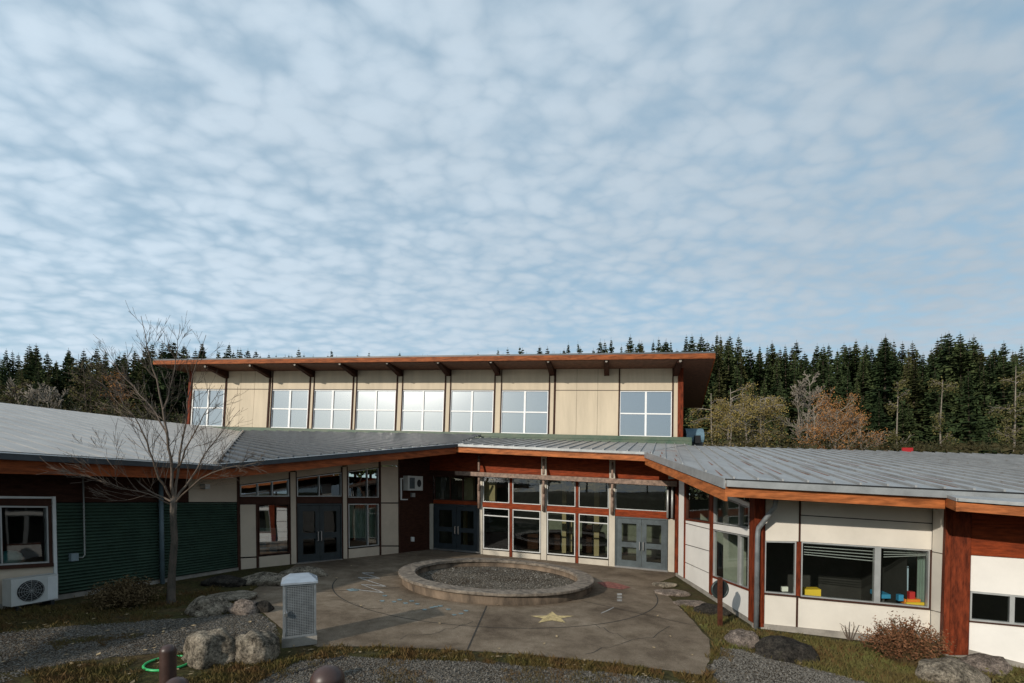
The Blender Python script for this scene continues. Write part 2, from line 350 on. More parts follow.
# joints scored into the paving
PC = Vector((-.476, 14.6, 0))
def joints():
    mb = MB()
    def arc(r, w, a0, a1, n):
        for k in range(n):
            t0, t1 = R(a0+(a1-a0)*k/n), R(a0+(a1-a0)*(k+1)/n)
            P = lambda q, t: Vector((PC.x+q*math.cos(t), PC.y+q*math.sin(t), g(PC.x+q*math.cos(t), PC.y+q*math.sin(t))+.014))
            mb.face([P(r, t0), P(r+w, t0), P(r+w, t1), P(r, t1)])
    arc(4.85, .028, -172, -8, 60)
    for a, r0, r1 in ((-93, 3.1, 6.6), (-152, 3.1, 5.4), (-40, 3.1, 7.4)):
        d = Vector((math.cos(R(a)), math.sin(R(a)), 0)); n = Vector((-d.y, d.x, 0))*.012
        q = [PC+d*r0-n, PC+d*r1-n, PC+d*r1+n, PC+d*r0+n]
        mb.face([Vector((p.x, p.y, g(p.x, p.y)+.0175)) for p in q])
    struct('paving_joint', mb, 'crack')
joints()
def hairlines():
    mb = MB(); rr = random.Random(8)
    for x, y, dx, dy, n in ((400, 640, 9, -3, 9), (585, 655, 8, -5, 9), (330, 600, 6, 3, 9), (630, 640, -5, -4, 8), (520, 572, 9, 1.2, 9)):
        p = (x, y)
        for k in range(n):
            q = (p[0]+dx*rr.uniform(.6, 1.4), p[1]+dy*rr.uniform(-.2, 1.6)); A, Bq = gp(*p, .0135), gp(*q, .0135); d = (Bq-A).normalized(); w = Vector((-d.y, d.x, 0))*rr.uniform(.004, .010); mb.face([A-w, Bq-w, Bq+w, A+w]); p = q
    struct('paving_crack', mb, 'crack')
hairlines()
def crack():
    mb = MB(); pts = [(346, 655.5, 2.0), (338, 659, 3.4), (330, 660.5, 2.2), (318, 664, 2.6), (310, 668, 1.4), (296, 672, 2.2), (284, 676, 1.6), (268, 683, 2.4)]
    for (x0, y0, w0), (x1, y1, w1) in zip(pts, pts[1:]): mb.face([gp(x0, y0-w0/2, .012), gp(x0, y0+w0/2, .012), gp(x1, y1+w1/2, .012), gp(x1, y1-w1/2, .012)])
    struct('washed_out_soil', mb, 'soil_dark')
crack()

# ------------------------------------------------------------------ the school building
B0 = Vector((0, 18, 0))
BLD = thing('school_building', 'long low cream and red timber school with raised clerestory hall and grey metal roofs', 'school building', B0)
class Wall:
    def __init__(s, a, b, lean=(-.023-.00255, 5.1e-5), yref=530):
        s.a = Vector((a[0], a[1], 0)); s.b = Vector((b[0], b[1], 0)); d = (s.b-s.a).normalized(); s.d = d
        s.n = Vector((d.y, -d.x, 0))
        s.lean, s.yref = lean, yref
    def pt(s, px, py, off=0):
        x = px+(s.lean[0]+s.lean[1]*px)*(s.yref-py)
        r = ray(x, py); Y = (off+s.n.dot(s.a))/(s.n.dot(Vector((r.x, 1, 0)))); return Vector((r.x*Y, Y, CZ+r.z*Y))
    def slab(s, mb, poly, off=0, th=.06):
        fr = [s.pt(x, y, off) for x, y in poly]; mb.prism(fr, [p-s.n*th for p in fr])
def LR(x0, x1, a0, a1):                     # straight image line y(x)
    return lambda x: a0+(a1-a0)*(x-x0)/(x1-x0)
def panel(mb, w, x0, x1, top, bot, off=0, th=.06):
    f = lambda q, x: q(x) if callable(q) else q
    w.slab(mb, [(x0, f(top, x0)), (x0, f(bot, x0)), (x1, f(bot, x1)), (x1, f(top, x1))], off, th)
def window(w, x0, x1, top, bot, off, fw=1.2, mull=(), trans=(), m='alu', gm='glass_dark', parent=None, name='window', bw=None, depth=.10):
    f = lambda q, x: q(x) if callable(q) else q
    def P(u, v):
        x = x0+(x1-x0)*u; return (x, f(top, x)+(f(bot, x)-f(top, x))*v)
    wpx = x1-x0; hpx = (f(bot, x0)-f(top, x0)+f(bot, x1)-f(top, x1))/2; du, dv = fw/wpx, fw/hpx
    bw = bw or fw
    mb = MB()
    def bar(u0, u1, v0, v1, o): w.slab(mb, [P(u0, v0), P(u0, v1), P(u1, v1), P(u1, v0)], o, depth)
    bar(0, 1, 0, dv, off); bar(0, 1, 1-dv, 1, off); bar(0, du, dv, 1-dv, off); bar(1-du, 1, dv, 1-dv, off)
    for u in mull: bar(u-bw/wpx/2, u+bw/wpx/2, dv, 1-dv, off-.004)
    us = [du]+[q for u in mull for q in (u-bw/wpx/2, u+bw/wpx/2)]+[1-du]
    for v in trans:
        for a, b in zip(us[::2], us[1::2]): bar(a, b, v-bw/hpx*.35, v+bw/hpx*.35, off-.008)
    o = mb.build(name, m, parent or BLD)
    pm = MB(); pm.face([w.pt(*P(du*.5, dv*.5), off-depth*.55), w.pt(*P(du*.5, 1-dv*.5), off-depth*.55), w.pt(*P(1-du*.5, 1-dv*.5), off-depth*.55), w.pt(*P(1-du*.5, dv*.5), off-depth*.55)])
    pm.build('pane', gm, o); return o
def door(w, x0, x1, top, bot, off, m, gm, leaves=2, parent=None):
    """double door: leaves with two lights each, pull handles, threshold"""
    f = lambda q, x: q(x) if callable(q) else q
    def P(u, v):
        x = x0+(x1-x0)*u; return (x, f(top, x)+(f(bot, x)-f(top, x))*v)
    mb = MB()
    def bar(u0, u1, v0, v1, o, mbx=None, th=.08): w.slab(mbx or mb, [P(u0, v0), P(u0, v1), P(u1, v1), P(u1, v0)], o, th)
    bar(0, 1, 0, .03, off+.03); bar(0, .025, .03, 1, off+.03); bar(.975, 1, .03, 1, off+.03)
    root = mb.build('door', m, parent or BLD)
    for k in range(2):
        a, b = (.028, .497) if k == 0 else (.503, .972); q = b-a; lf = MB()
        L = lambda u: a+q*u
        bar(L(0), L(.2), .035, .985, off, lf); bar(L(.8), L(1), .035, .985, off, lf)
        for v0, v1 in ((.035, .13), (.50, .60), (.86, .985)): bar(L(.2), L(.8), v0, v1, off, lf)
        lo = lf.build('door_leaf', m, root)
        pm = MB()
        for v0, v1 in ((.13, .50), (.60, .86)): pm.face([w.pt(*P(L(.2), v0), off-.03), w.pt(*P(L(.2), v1), off-.03), w.pt(*P(L(.8), v1), off-.03), w.pt(*P(L(.8), v0), off-.03)])
        pm.build('door_pane', gm, root)
        hu = L(.93) if k == 0 else L(.07); h = MB(); A, Bp = w.pt(*P(hu, .48), off+.07), w.pt(*P(hu, .64), off+.07)
        h.tube([A-w.n*.07, A, Bp, Bp-w.n*.07], .022, 6); h.build('handle', 'steel', root)
    t = MB(); bar(-.01, 1.01, .99, 1.02, off+.1, t, .2); t.build('threshold', 'steel', root)
    return root
def xy(p): return (p.x, p.y)
A0 = gp(239, 570); C0 = gp(402, 553); D0 = gp(430, 549.5); E0 = gp(668, 572); RA = gp(677, 577); RB = gp(754, 627.5); RC = gp(931, 648.5)
wl_a = gp(58, 600); dl = (Vector(xy(A0))-Vector(xy(wl_a))).normalized()
WL1 = Wall(Vector(xy(wl_a))-dl*7, xy(A0)); WL2 = Wall(xy(A0), xy(C0)); WL3 = Wall(xy(C0), xy(D0))
WC = Wall(xy(D0), xy(E0)); WR1 = Wall(xy(RA), xy(RB)); WR2 = Wall(xy(RB), xy(RC))
q0, q1 = gp(946, 655), gp(1024, 668); dq = (Vector(xy(q1))-Vector(xy(q0))).normalized()
WR3 = Wall(xy(q0), Vector(xy(q0))+dq*6); WR4 = Wall(xy(RC), xy(q0))
CLL = (.063+.000115*205, -.000115)
WU = Wall((-19.7, 29.8), (6.94, 24), CLL, 408)

def wallpart(name, m, fn, parent=None, label=None):
    mb = MB(); fn(mb)
    if not mb.cut: return mb.build(name, m, parent or BLD)
    for (i, j), (i2, j2) in zip(mb.cut, mb.cut[1:]+[(len(mb.v), len(mb.f))]):       # every board or panel its own part
        q = MB(); q.v = mb.v[i:i2]; q.f = [tuple(k-i for k in f) for f in mb.f[j:j2]]; o = q.build(name, m, parent or BLD)
        if label: o['label'] = label
    return o
# ---- left wing, window end and green corrugated siding
gtop = LR(56, 238, 503, 502.5); gbot = LR(58, 238, 594.5, 567); fbot = LR(58, 238, 601.5, 571.5)
def corrugated(mb, w, x0, x1):
    n = 27
    for k in range(n):
        def y(x, t): return gtop(x)+(gbot(x)-gtop(x))*t
        t0, t1, t2 = k/n, (k+.6)/n, (k+1)/n
        a = [w.pt(x0, y(x0, t0), .0), w.pt(x1, y(x1, t0), .0)]; b = [w.pt(x0, y(x0, t1), .07), w.pt(x1, y(x1, t1), .07)]; c = [w.pt(x0, y(x0, t2), .0), w.pt(x1, y(x1, t2), .0)]
        mb.face([a[0], b[0], b[1], a[1]]); mb.face([b[0], c[0], c[1], b[1]])
for xa, xb in ((56.8, 160.2), (160.9, 237)): wallpart('corrugated_siding', 'green_siding', lambda mb: corrugated(mb, WL1, xa, xb))
def left_upper(mb):
    panel(mb, WL1, -120, 189, LR(0, 189, 462, 468), 502.2, -.01, .08)
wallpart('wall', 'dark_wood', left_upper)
wallpart('wall_panel', 'beige', lambda mb: panel(mb, WL1, 189.4, 238, LR(189, 238, 466, 468), 501.9, .0, .08))
wallpart('foundation', 'concrete', lambda mb: (panel(mb, WL1, -120, 238, LR(58, 238, 594.9, 567.4), LR(58, 238, 606, 574), .02, .3)))
def left_win_trim(mb):
    panel(mb, WL1, 53.2, 56.6, 496.5, LR(0, 58, 607, 596), .05, .1); panel(mb, WL1, -60, 53, LR(0, 53, 496, 496.7), LR(0, 53, 498.4, 498.6), .05, .1)
wallpart('window_surround', 'pvc', left_win_trim)
wallpart('wall_panel', 'beige', lambda mb: (panel(mb, WL1, -60, 53, LR(0, 53, 569.5, 566.6), LR(0, 58, 606, 595.5), .01, .08)))
wallpart('sill', 'trim', lambda mb: panel(mb, WL1, -60, 53, LR(0, 53, 565.7, 562.8), LR(0, 53, 569.4, 566.4), .07, .12))
wallpart('wall', 'trim', lambda mb: (panel(mb, WL1, -60, 53, LR(0, 53, 498.6, 498.8), LR(0, 53, 505.5, 505.8), .02, .08), panel(mb, WL1, 48.8, 53, 506, LR(48, 53, 563, 562.6), .02, .08)))
window(WL1, -46, 48.6, LR(0, 48, 505.8, 506.2), LR(0, 48, 565.5, 563), .01, 1.6, (.5,), (), 'alu', 'glass_dark')
def dpipe(pts, r, m, lab=None):
    mb = MB(); mb.tube(pts, r, 8); o = mb.build('downpipe', m, BLD, True)
    if lab: o['label'] = lab
dpipe([WL1.pt(161.6, 474, .12), WL1.pt(161.6, 589, .12)], .055, 'bluegrey_pipe')
# ---- left wing, glazed wall facing the courtyard
rk = lambda x: 472.4+(462-472.4)*(x-290)/100.   # lower edge of the fascia
up = LR(240, 380, 485.5, 467.6)                 # top of the upper lights
def band(mb, w, xs, top, bot, off, th):
    for a, b in xs: panel(mb, w, a, b, top, bot, off, th)
base2 = LR(240, 402, 569.6, 552.8)
wallpart('wall_panel', 'beige', lambda mb: (
    panel(mb, WL2, 240.5, 256, 504.6, LR(240, 258, 557.2, 556.2), 0), panel(mb, WL2, 240.5, 256, LR(240, 258, 558.6, 557.6), base2, 0),
    panel(mb, WL2, 259, 290, LR(258, 290, 557, 554), base2, 0),
    panel(mb, WL2, 291, 296.3, rk, base2, .02), panel(mb, WL2, 343.3, 347.2, rk, base2, .02),
    panel(mb, WL2, 348.5, 379.4, LR(348, 380, 549.4, 546.3), base2, 0),
    panel(mb, WL2, 381.4, 398.6, lambda x: rk(x)-7, 465.4, 0), panel(mb, WL2, 381.4, 398.6, 466.4, 502.4, 0), panel(mb, WL2, 381.4, 398.6, 503.6, 545.4, 0), panel(mb, WL2, 381.4, 398.6, 546.6, base2, 0),
    panel(mb, WL2, 240.5, 290, lambda x: rk(x)-5, lambda x: up(x)-.8, -.02), panel(mb, WL2, 297, 342.7, lambda x: rk(x)-5, lambda x: up(x)-.8, -.02), panel(mb, WL2, 348, 379.4, lambda x: rk(x)-5, lambda x: up(x)-.8, -.02)))
wallpart('wall_trim', 'trim', lambda mb: (
    panel(mb, WL2, 237.4, 240.3, lambda x: rk(x)-2, base2, .03, .1), panel(mb, WL2, 256.3, 258.2, 504.3, base2, .015, .08), panel(mb, WL2, 290.1, 290.9, rk, base2, .025, .08), panel(mb, WL2, 296.4, 297.3, rk, base2, .03, .08),
    panel(mb, WL2, 342.4, 343.2, rk, base2, .03, .08), panel(mb, WL2, 347.3, 348.2, rk, base2, .025, .08), panel(mb, WL2, 379.6, 381.2, lambda x: rk(x)-6, base2, .02, .08), panel(mb, WL2, 398.7, 400.4, lambda x: rk(x)-7, base2, .02, .08),
    panel(mb, WL2, 240.5, 290, 496.8, 504, .01, .08), panel(mb, WL2, 297.4, 342.3, 496.8, 503.2, .01, .08), panel(mb, WL2, 348.3, 379.4, 498, 503.4, .01, .08)))
window(WL2, 241, 289.6, up, 496.5, .0, .8, (.36, .66), (), 'alu', 'glass_mid')
window(WL2, 258.8, 289.6, 504.4, LR(258, 290, 555.8, 552.8), .0, .8, (), (), 'trim', 'glass_mid')
window(WL2, 297.6, 342, up, 496.5, .0, .8, (.5,), (), 'alu', 'glass_dark')
window(WL2, 348.6, 379, up, 497.6, .0, .8, (.63,), (), 'alu', 'glass_dark')
window(WL2, 348.6, 379, 503.8, LR(348, 379, 548.2, 545.2), .0, 1.0, (.64,), (), 'alu', 'glass_dark')
door(WL2, 297.6, 342, 503.6, LR(297, 342, 563.6, 559.4), .0, 'door_dark', 'glass_door')
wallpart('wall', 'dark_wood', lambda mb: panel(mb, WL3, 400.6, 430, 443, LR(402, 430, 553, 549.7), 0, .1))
wallpart('foundation', 'concrete', lambda mb: (panel(mb, WL2, 238, 402, lambda x: base2(x)-.3, lambda x: base2(x)+5, -.02, .3)))
# ---- centre hall front
cb = LR(434, 667, 549.6, 571.6)
tr_t, tr_b = LR(483, 640, 502, 510.6), LR(483, 640, 507, 517.6)
ut = LR(483, 640, 475, 483.5)
sill = LR(483, 608, 549.6, 560.4); lowb = LR(483, 608, 548.6, 558.8)
wallpart('wall_panel', 'cream_shaded', lambda mb: (
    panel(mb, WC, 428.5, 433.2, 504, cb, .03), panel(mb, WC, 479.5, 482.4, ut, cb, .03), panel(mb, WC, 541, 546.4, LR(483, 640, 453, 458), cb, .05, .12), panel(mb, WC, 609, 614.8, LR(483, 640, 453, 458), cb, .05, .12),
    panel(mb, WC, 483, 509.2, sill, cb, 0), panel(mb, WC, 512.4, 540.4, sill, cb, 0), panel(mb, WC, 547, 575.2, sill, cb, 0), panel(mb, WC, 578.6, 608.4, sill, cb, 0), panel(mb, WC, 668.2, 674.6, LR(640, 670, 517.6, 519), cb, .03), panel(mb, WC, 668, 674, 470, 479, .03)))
wallpart('wall', 'red_band', lambda mb: (panel(mb, WC, 426, 676, LR(455, 645, 444.5, 450), LR(455, 645, 471, 479.5), 0, .08)), None)
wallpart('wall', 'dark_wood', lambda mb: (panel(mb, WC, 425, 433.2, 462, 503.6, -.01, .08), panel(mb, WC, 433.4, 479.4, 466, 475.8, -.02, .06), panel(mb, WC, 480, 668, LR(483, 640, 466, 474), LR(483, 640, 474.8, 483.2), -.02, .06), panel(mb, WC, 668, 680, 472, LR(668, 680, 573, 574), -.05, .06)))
wallpart('transom', 'red_band', lambda mb: (panel(mb, WC, 433.4, 479.3, LR(434, 480, 499.7, 501.8), LR(434, 480, 503.4, 505.4), .02, .1), panel(mb, WC, 482.6, 540.8, tr_t, tr_b, .02, .1), panel(mb, WC, 546.6, 608.8, tr_t, tr_b, .02, .1), panel(mb, WC, 615, 668, tr_t, tr_b, .02, .1)))
wallpart('mullion', 'red_wood', lambda mb: (panel(mb, WC, 509.5, 512.1, ut, lambda x: tr_t(x)-.1, .03, .1), panel(mb, WC, 509.5, 512.1, lambda x: tr_b(x)+.1, cb, .03, .1), panel(mb, WC, 575.5, 578.3, ut, lambda x: tr_t(x)-.1, .03, .1), panel(mb, WC, 575.5, 578.3, lambda x: tr_b(x)+.1, cb, .03, .1), panel(mb, WC, 674.9, 678.5, 470, LR(670, 678, 574, 577.5), .06, .2)))
for a, b in ((483, 509.2), (512.4, 540.4), (547, 575.2), (578.6, 608.4)):
    window(WC, a, b, ut, lambda x: tr_t(x)-.2, .0, .7, (), (), 'alu', 'glass_dark')
    window(WC, a, b, lambda x: tr_b(x)+.2, lowb, .0, .9, (), (.19,), 'grey_frame', 'glass_dark', bw=1.4)
window(WC, 615.2, 668, ut, lambda x: tr_t(x)-.2, .0, .8, (), (), 'alu', 'glass_dark')
window(WC, 434, 479, LR(434, 480, 476, 476.4), LR(434, 480, 499.3, 501.4), .0, .8, (.36, .64), (), 'trim', 'glass_dark')
door(WC, 433.6, 479, LR(434, 480, 503.6, 505.6), LR(434, 480, 548.6, 552.4), .0, 'door_navy', 'glass_door')
door(WC, 615.4, 667.6, LR(615, 667, 516.2, 519), LR(615, 667, 566, 571), .0, 'door_slate', 'glass_dark')
# ledger beam on bracketed posts in front of the centre wall
wallpart('canopy_beam', 'grey_wood', lambda mb: panel(mb, WC, 455, 676.5, LR(455, 676, 471, 481.4), LR(455, 676, 475, 486.6), .55, .16), None)
def brackets():
    for x, o in ((479, .3), (543.4, .3), (612, .3)):
        mb = MB(); y0 = 471+(x-455)*.047; yb = cb(x)
        P = lambda xx, yy, off: WC.pt(xx, yy, off)
        mb.tube([P(x, y0+12, .22), P(x, y0+36, .12)], .07, 8); mb.tube([P(x, y0+5.5, .50), P(x, y0+22, .14)], .05, 8)
        mb.tube([P(x, y0-16, .2), P(x, y0-1, .44)], .05, 8)
        mb.build('bracket_post', 'grey_wood', BLD, True)
brackets()
for x, o in ((667.5, .14), (672, .2)): mbp = MB(); mbp.tube([WC.pt(x, 486, o), WC.pt(x, 518, o)], .045, 8); mbp.build('service_pipe', 'alu', BLD, True)
wallpart('foundation', 'concrete', lambda mb: panel(mb, WC, 428, 679, lambda x: cb(x)-.2, lambda x: cb(x)+5, -.02, .3))
# ---- right wing, side facing the courtyard
r1b = LR(677, 754, 573.5, 620.5)
wt, wb_ = LR(686, 748, 482.2, 507.6), LR(686, 748, 519, 528)
lt, lb = LR(712, 748, 529.4, 536.2), LR(712, 748, 575.6, 588.8)
rk1 = LR(645, 725, 464.5, 496.4)
j1, j2, j3 = LR(686, 709, 523.4, 529.2), LR(686, 709, 544.5, 551), LR(686, 709, 562.6, 573)
def jpan(mb, w, x0, x1, joints, gap, off=0, th=.06):
    for a, b in zip(joints, joints[1:]):
        panel(mb, w, x0, x1, (lambda x, a=a: a(x)+gap), (lambda x, b=b: b(x)-gap), off, th)
wallpart('wall_panel', 'white_panel', lambda mb: (
    panel(mb, WR1, 678.6, 683.6, lambda x: rk1(x)-1.5, r1b, .02), jpan(mb, WR1, 684.9, 709.2, [lambda x: wb_(x)+1.0, j1, j2, j3, r1b], .45),
    panel(mb, WR1, 712.4, 749, lambda x: wb_(x)+.8, lambda x: lt(x)-.6, 0), panel(mb, WR1, 712.4, 749, lambda x: lb(x)+1.6, r1b, 0),
    panel(mb, WR1, 684.9, 749, lambda x: rk1(x)-3, lambda x: wt(x)-.6, -.01)))
wallpart('wall_joint', 'joint', lambda mb: panel(mb, WR1, 684.9, 709.2, lambda x: wb_(x)+1.2, r1b, -.025, .04))
wallpart('wall_trim', 'red_wood', lambda mb: (panel(mb, WR1, 683.7, 684.7, lambda x: rk1(x)-1.5, r1b, .03, .1), panel(mb, WR1, 709.4, 712.2, lambda x: rk1(x)-1.5, r1b, .03, .1), panel(mb, WR1, 712.4, 749, lambda x: lb(x)+.1, lambda x: lb(x)+1.5, .04, .1), panel(mb, WR1, 685, 709.2, lambda x: wb_(x)+.1, lambda x: wb_(x)+1.0, .04, .1)))
window(WR1, 685, 709.2, wt, wb_, 0, 1.0, (), (), 'trim', 'glass_clear')
window(WR1, 712.6, 749, wt, wb_, 0, 1.0, (.72,), (), 'alu', 'glass_clear')
window(WR1, 712.6, 749, lt, lb, 0, 1.0, (.72,), (), 'alu', 'glass_clear', bw=2)
wallpart('foundation', 'concrete', lambda mb: panel(mb, WR1, 676, 754, lambda x: r1b(x)-.2, lambda x: r1b(x)+12, -.02, .3))
wallpart('corner_post', 'red_wood', lambda mb: (panel(mb, WR1, 749.2, 754.6, 494, LR(749, 755, 620, 623), .06, .2), panel(mb, WR2, 754.8, 765, 494, 627, .06, .22)))
# ---- right wing front
r2b = LR(764, 878, 624, 635.4); w1b, w1t = LR(765, 796, 592.6, 595.4), LR(765, 796, 541, 541.6)
w2t, w2b = LR(802, 931, 541.8, 550), LR(802, 931, 596.6, 608.2)
fas2 = LR(725, 945, 496.4, 509); jn = LR(801, 930, 515.2, 523.4)
wallpart('wall_panel', 'cream', lambda mb: (
    panel(mb, WR2, 765.4, 798.6, lambda x: fas2(x)-4, lambda x: w1t(x)-.3, 0), panel(mb, WR2, 800.8, 932, lambda x: fas2(x)-4, lambda x: jn(x)-.5, 0), panel(mb, WR2, 800.8, 932, lambda x: jn(x)+.5, lambda x: w2t(x)-.3, 0),
    panel(mb, WR2, 765.4, 797.2, lambda x: w1b(x)+1.8, r2b, 0), panel(mb, WR2, 799.4, 932, lambda x: w2b(x)+1.8, r2b, 0),
    panel(mb, WR4, 932.6, 946, lambda x: fas2(x)-4, LR(931, 946, 551, 554), 0), panel(mb, WR4, 932.6, 946, LR(931, 946, 552, 555), LR(931, 946, 609.4, 613), 0), panel(mb, WR4, 932.6, 946, LR(931, 946, 610.2, 614), LR(931, 946, 642, 649), 0)))
wallpart('wall_trim', 'trim', lambda mb: (panel(mb, WR2, 799, 800.6, lambda x: fas2(x)-4, 541.4, .02, .08), panel(mb, WR2, 797.4, 799.2, lambda x: w2b(x)+.6, r2b, .02, .08), panel(mb, WR2, 764.8, 797.2, lambda x: w1b(x)+.2, lambda x: w1b(x)+1.7, .05, .1), panel(mb, WR2, 801, 932.4, lambda x: w2b(x)+.2, lambda x: w2b(x)+1.7, .05, .1), panel(mb, WR2, 930.9, 932.5, w2t, lambda x: w2b(x)+.1, .02, .08)))
wallpart('wall_joint', 'joint', lambda mb: panel(mb, WR2, 766, 931, lambda x: fas2(x)-2, r2b, -.03, .04) if False else panel(mb, WR2, 801, 931, lambda x: jn(x)-1, lambda x: jn(x)+1, -.03, .04))
wallpart('mullion', 'red_wood', lambda mb: panel(mb, WR2, 796.9, 801.4, 541.8, LR(797, 801, 595.6, 596.4), .02, .1))
window(WR2, 765.2, 796.6, w1t, w1b, .01, 1.3, (), (), 'alu', 'glass_clear')
wbig = window(WR2, 801.8, 930.6, w2t, w2b, .01, 1.3, (.595,), (), 'alu', 'glass_clear', bw=6.2)
wallpart('foundation', 'concrete', lambda mb: (panel(mb, WR2, 754, 932, lambda x: r2b(x)-.2, lambda x: r2b(x)+12, .03, .3), panel(mb, WR4, 931, 946, LR(931, 946, 641.8, 648.8), LR(931, 946, 655, 663), .02, .3)))
wallpart('timber_pier', 'red_wood', lambda mb: (panel(mb, WR3, 945.6, 951.4, 500, 654, .10, .3), panel(mb, WR3, 951.6, 971.4, 500, 655, .06, .3)))
r3b = LR(972, 1024, 650, 663)
wallpart('wall_band', 'red_band', lambda mb: panel(mb, WR3, 971.6, 1150, 500, LR(972, 1024, 555, 558.4), .03, .1))
wallpart('wall_panel', 'white_panel', lambda mb: (panel(mb, WR3, 971.8, 1150, LR(972, 1024, 555.3, 558.7), LR(972, 1024, 590.8, 595.6), 0), panel(mb, WR3, 971.8, 1150, LR(972, 1024, 622.2, 627), r3b, 0)))
wallpart('sill', 'trim', lambda mb: panel(mb, WR3, 971.8, 1150, LR(972, 1024, 620.9, 625.6), LR(972, 1024, 622, 626.8), .04, .1))
window(WR3, 972, 1062, LR(972, 1024, 591, 595.8), LR(972, 1024, 620.6, 625.4), .01, 1.8, (.47,), (), 'alu', 'glass_dark', bw=5)
window(WR3, 1064, 1150, LR(972, 1024, 591, 595.8), LR(972, 1024, 620.6, 625.4), .01, 1.8, (.47,), (), 'alu', 'glass_dark', bw=5)
wallpart('foundation', 'concrete', lambda mb: panel(mb, WR3, 946, 1150, lambda x: r3b(x)-.2, lambda x: r3b(x)+16, .03, .3))
dpipe([WR2.pt(776, 496, .55), WR2.pt(774.5, 507, .50), WR2.pt(758.5, 528, .22), WR2.pt(757.6, 534, .2), WR2.pt(757.4, 629, .2)], .055, 'galv')

# ---- rooms behind the glass (floor, back wall, ceiling)
def room(w, e0, e1, depth, h, m='interior'):
    a, b = w.a+w.d*e0, w.b+w.d*e1; n = -w.n
    a = a+n*.28; b = b+n*.28; c = b+n*depth; d = a+n*depth
    Z = lambda p, z: Vector((p.x, p.y, g(p.x, p.y)+z))
    mb = MB(); mb.face([Z(d, .03), Z(c, .03), Z(c, h), Z(d, h)]); mb.face([Z(a, .03), Z(d, .03), Z(d, h), Z(a, h)]); mb.face([Z(b, .03), Z(c, .03), Z(c, h), Z(b, h)])
    mb.build('interior_wall', m, BLD)
    mb = MB(); mb.face([Z(a, .03), Z(b, .03), Z(c, .03), Z(d, .03)]); mb.build('interior_floor', 'interior_floor', BLD)
    mb = MB(); mb.face([Z(a, h), Z(b, h), Z(c, h), Z(d, h)]); mb.build('interior_ceiling', 'interior_dark', BLD)
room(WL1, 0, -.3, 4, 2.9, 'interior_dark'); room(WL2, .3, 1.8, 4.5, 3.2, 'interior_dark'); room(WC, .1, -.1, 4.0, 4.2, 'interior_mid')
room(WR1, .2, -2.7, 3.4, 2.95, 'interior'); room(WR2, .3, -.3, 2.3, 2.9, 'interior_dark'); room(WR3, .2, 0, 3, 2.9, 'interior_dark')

wallpart('interior_column', 'interior_tan', lambda mb: [panel(mb, WC, x, x+w, y0, y1, -o, .25) for x, w, y0, y1, o in ((463, 2.4, 476, 548, 1.0), (464, 9, 477, 500, .35), (484, 11, 478.5, 501, .35), (562, 4, 480, 553, 2.4), (569, 3, 520, 552, 2.8), (594, 5, 482, 556, 2.2))])
wallpart('interior_shelf', 'dark_wood', lambda mb: [panel(mb, WC, a, b, y0, y1, -3.0, .3) for a, b, y0, y1 in ((486, 508, 532, 548), (514, 538, 534, 549), (549, 560, 530, 550), (582, 592, 525, 553))])
# ---- roofs
class Plane:
    def __init__(s, a, b, c): s.o = Vector(a); s.n = (Vector(b)-s.o).cross(Vector(c)-s.o).normalized()
    def pt(s, px, py):
        r = ray(px, py); o = Vector((0, 0, CZ)); t = (s.o-o).dot(s.n)/r.dot(s.n); return o+r*t
    def z(s, x, y): return s.o.z-(s.n.x*(x-s.o.x)+s.n.y*(y-s.o.y))/s.n.z
def clip_line(o, d, poly):
    """2D: parameters where the line o+t*d is inside the polygon"""
    ts = []
    for p, q in zip(poly, poly[1:]+poly[:1]):
        e = (q[0]-p[0], q[1]-p[1]); den = d[0]*e[1]-d[1]*e[0]
        if abs(den) < 1e-9: continue
        w = (p[0]-o[0], p[1]-o[1]); t = (w[0]*e[1]-w[1]*e[0])/den; u = (w[0]*d[1]-w[1]*d[0])/den
        if 0 <= u < 1: ts.append(t)
    ts.sort(); return [(ts[i], ts[i+1]) for i in range(0, len(ts)-1, 2)]
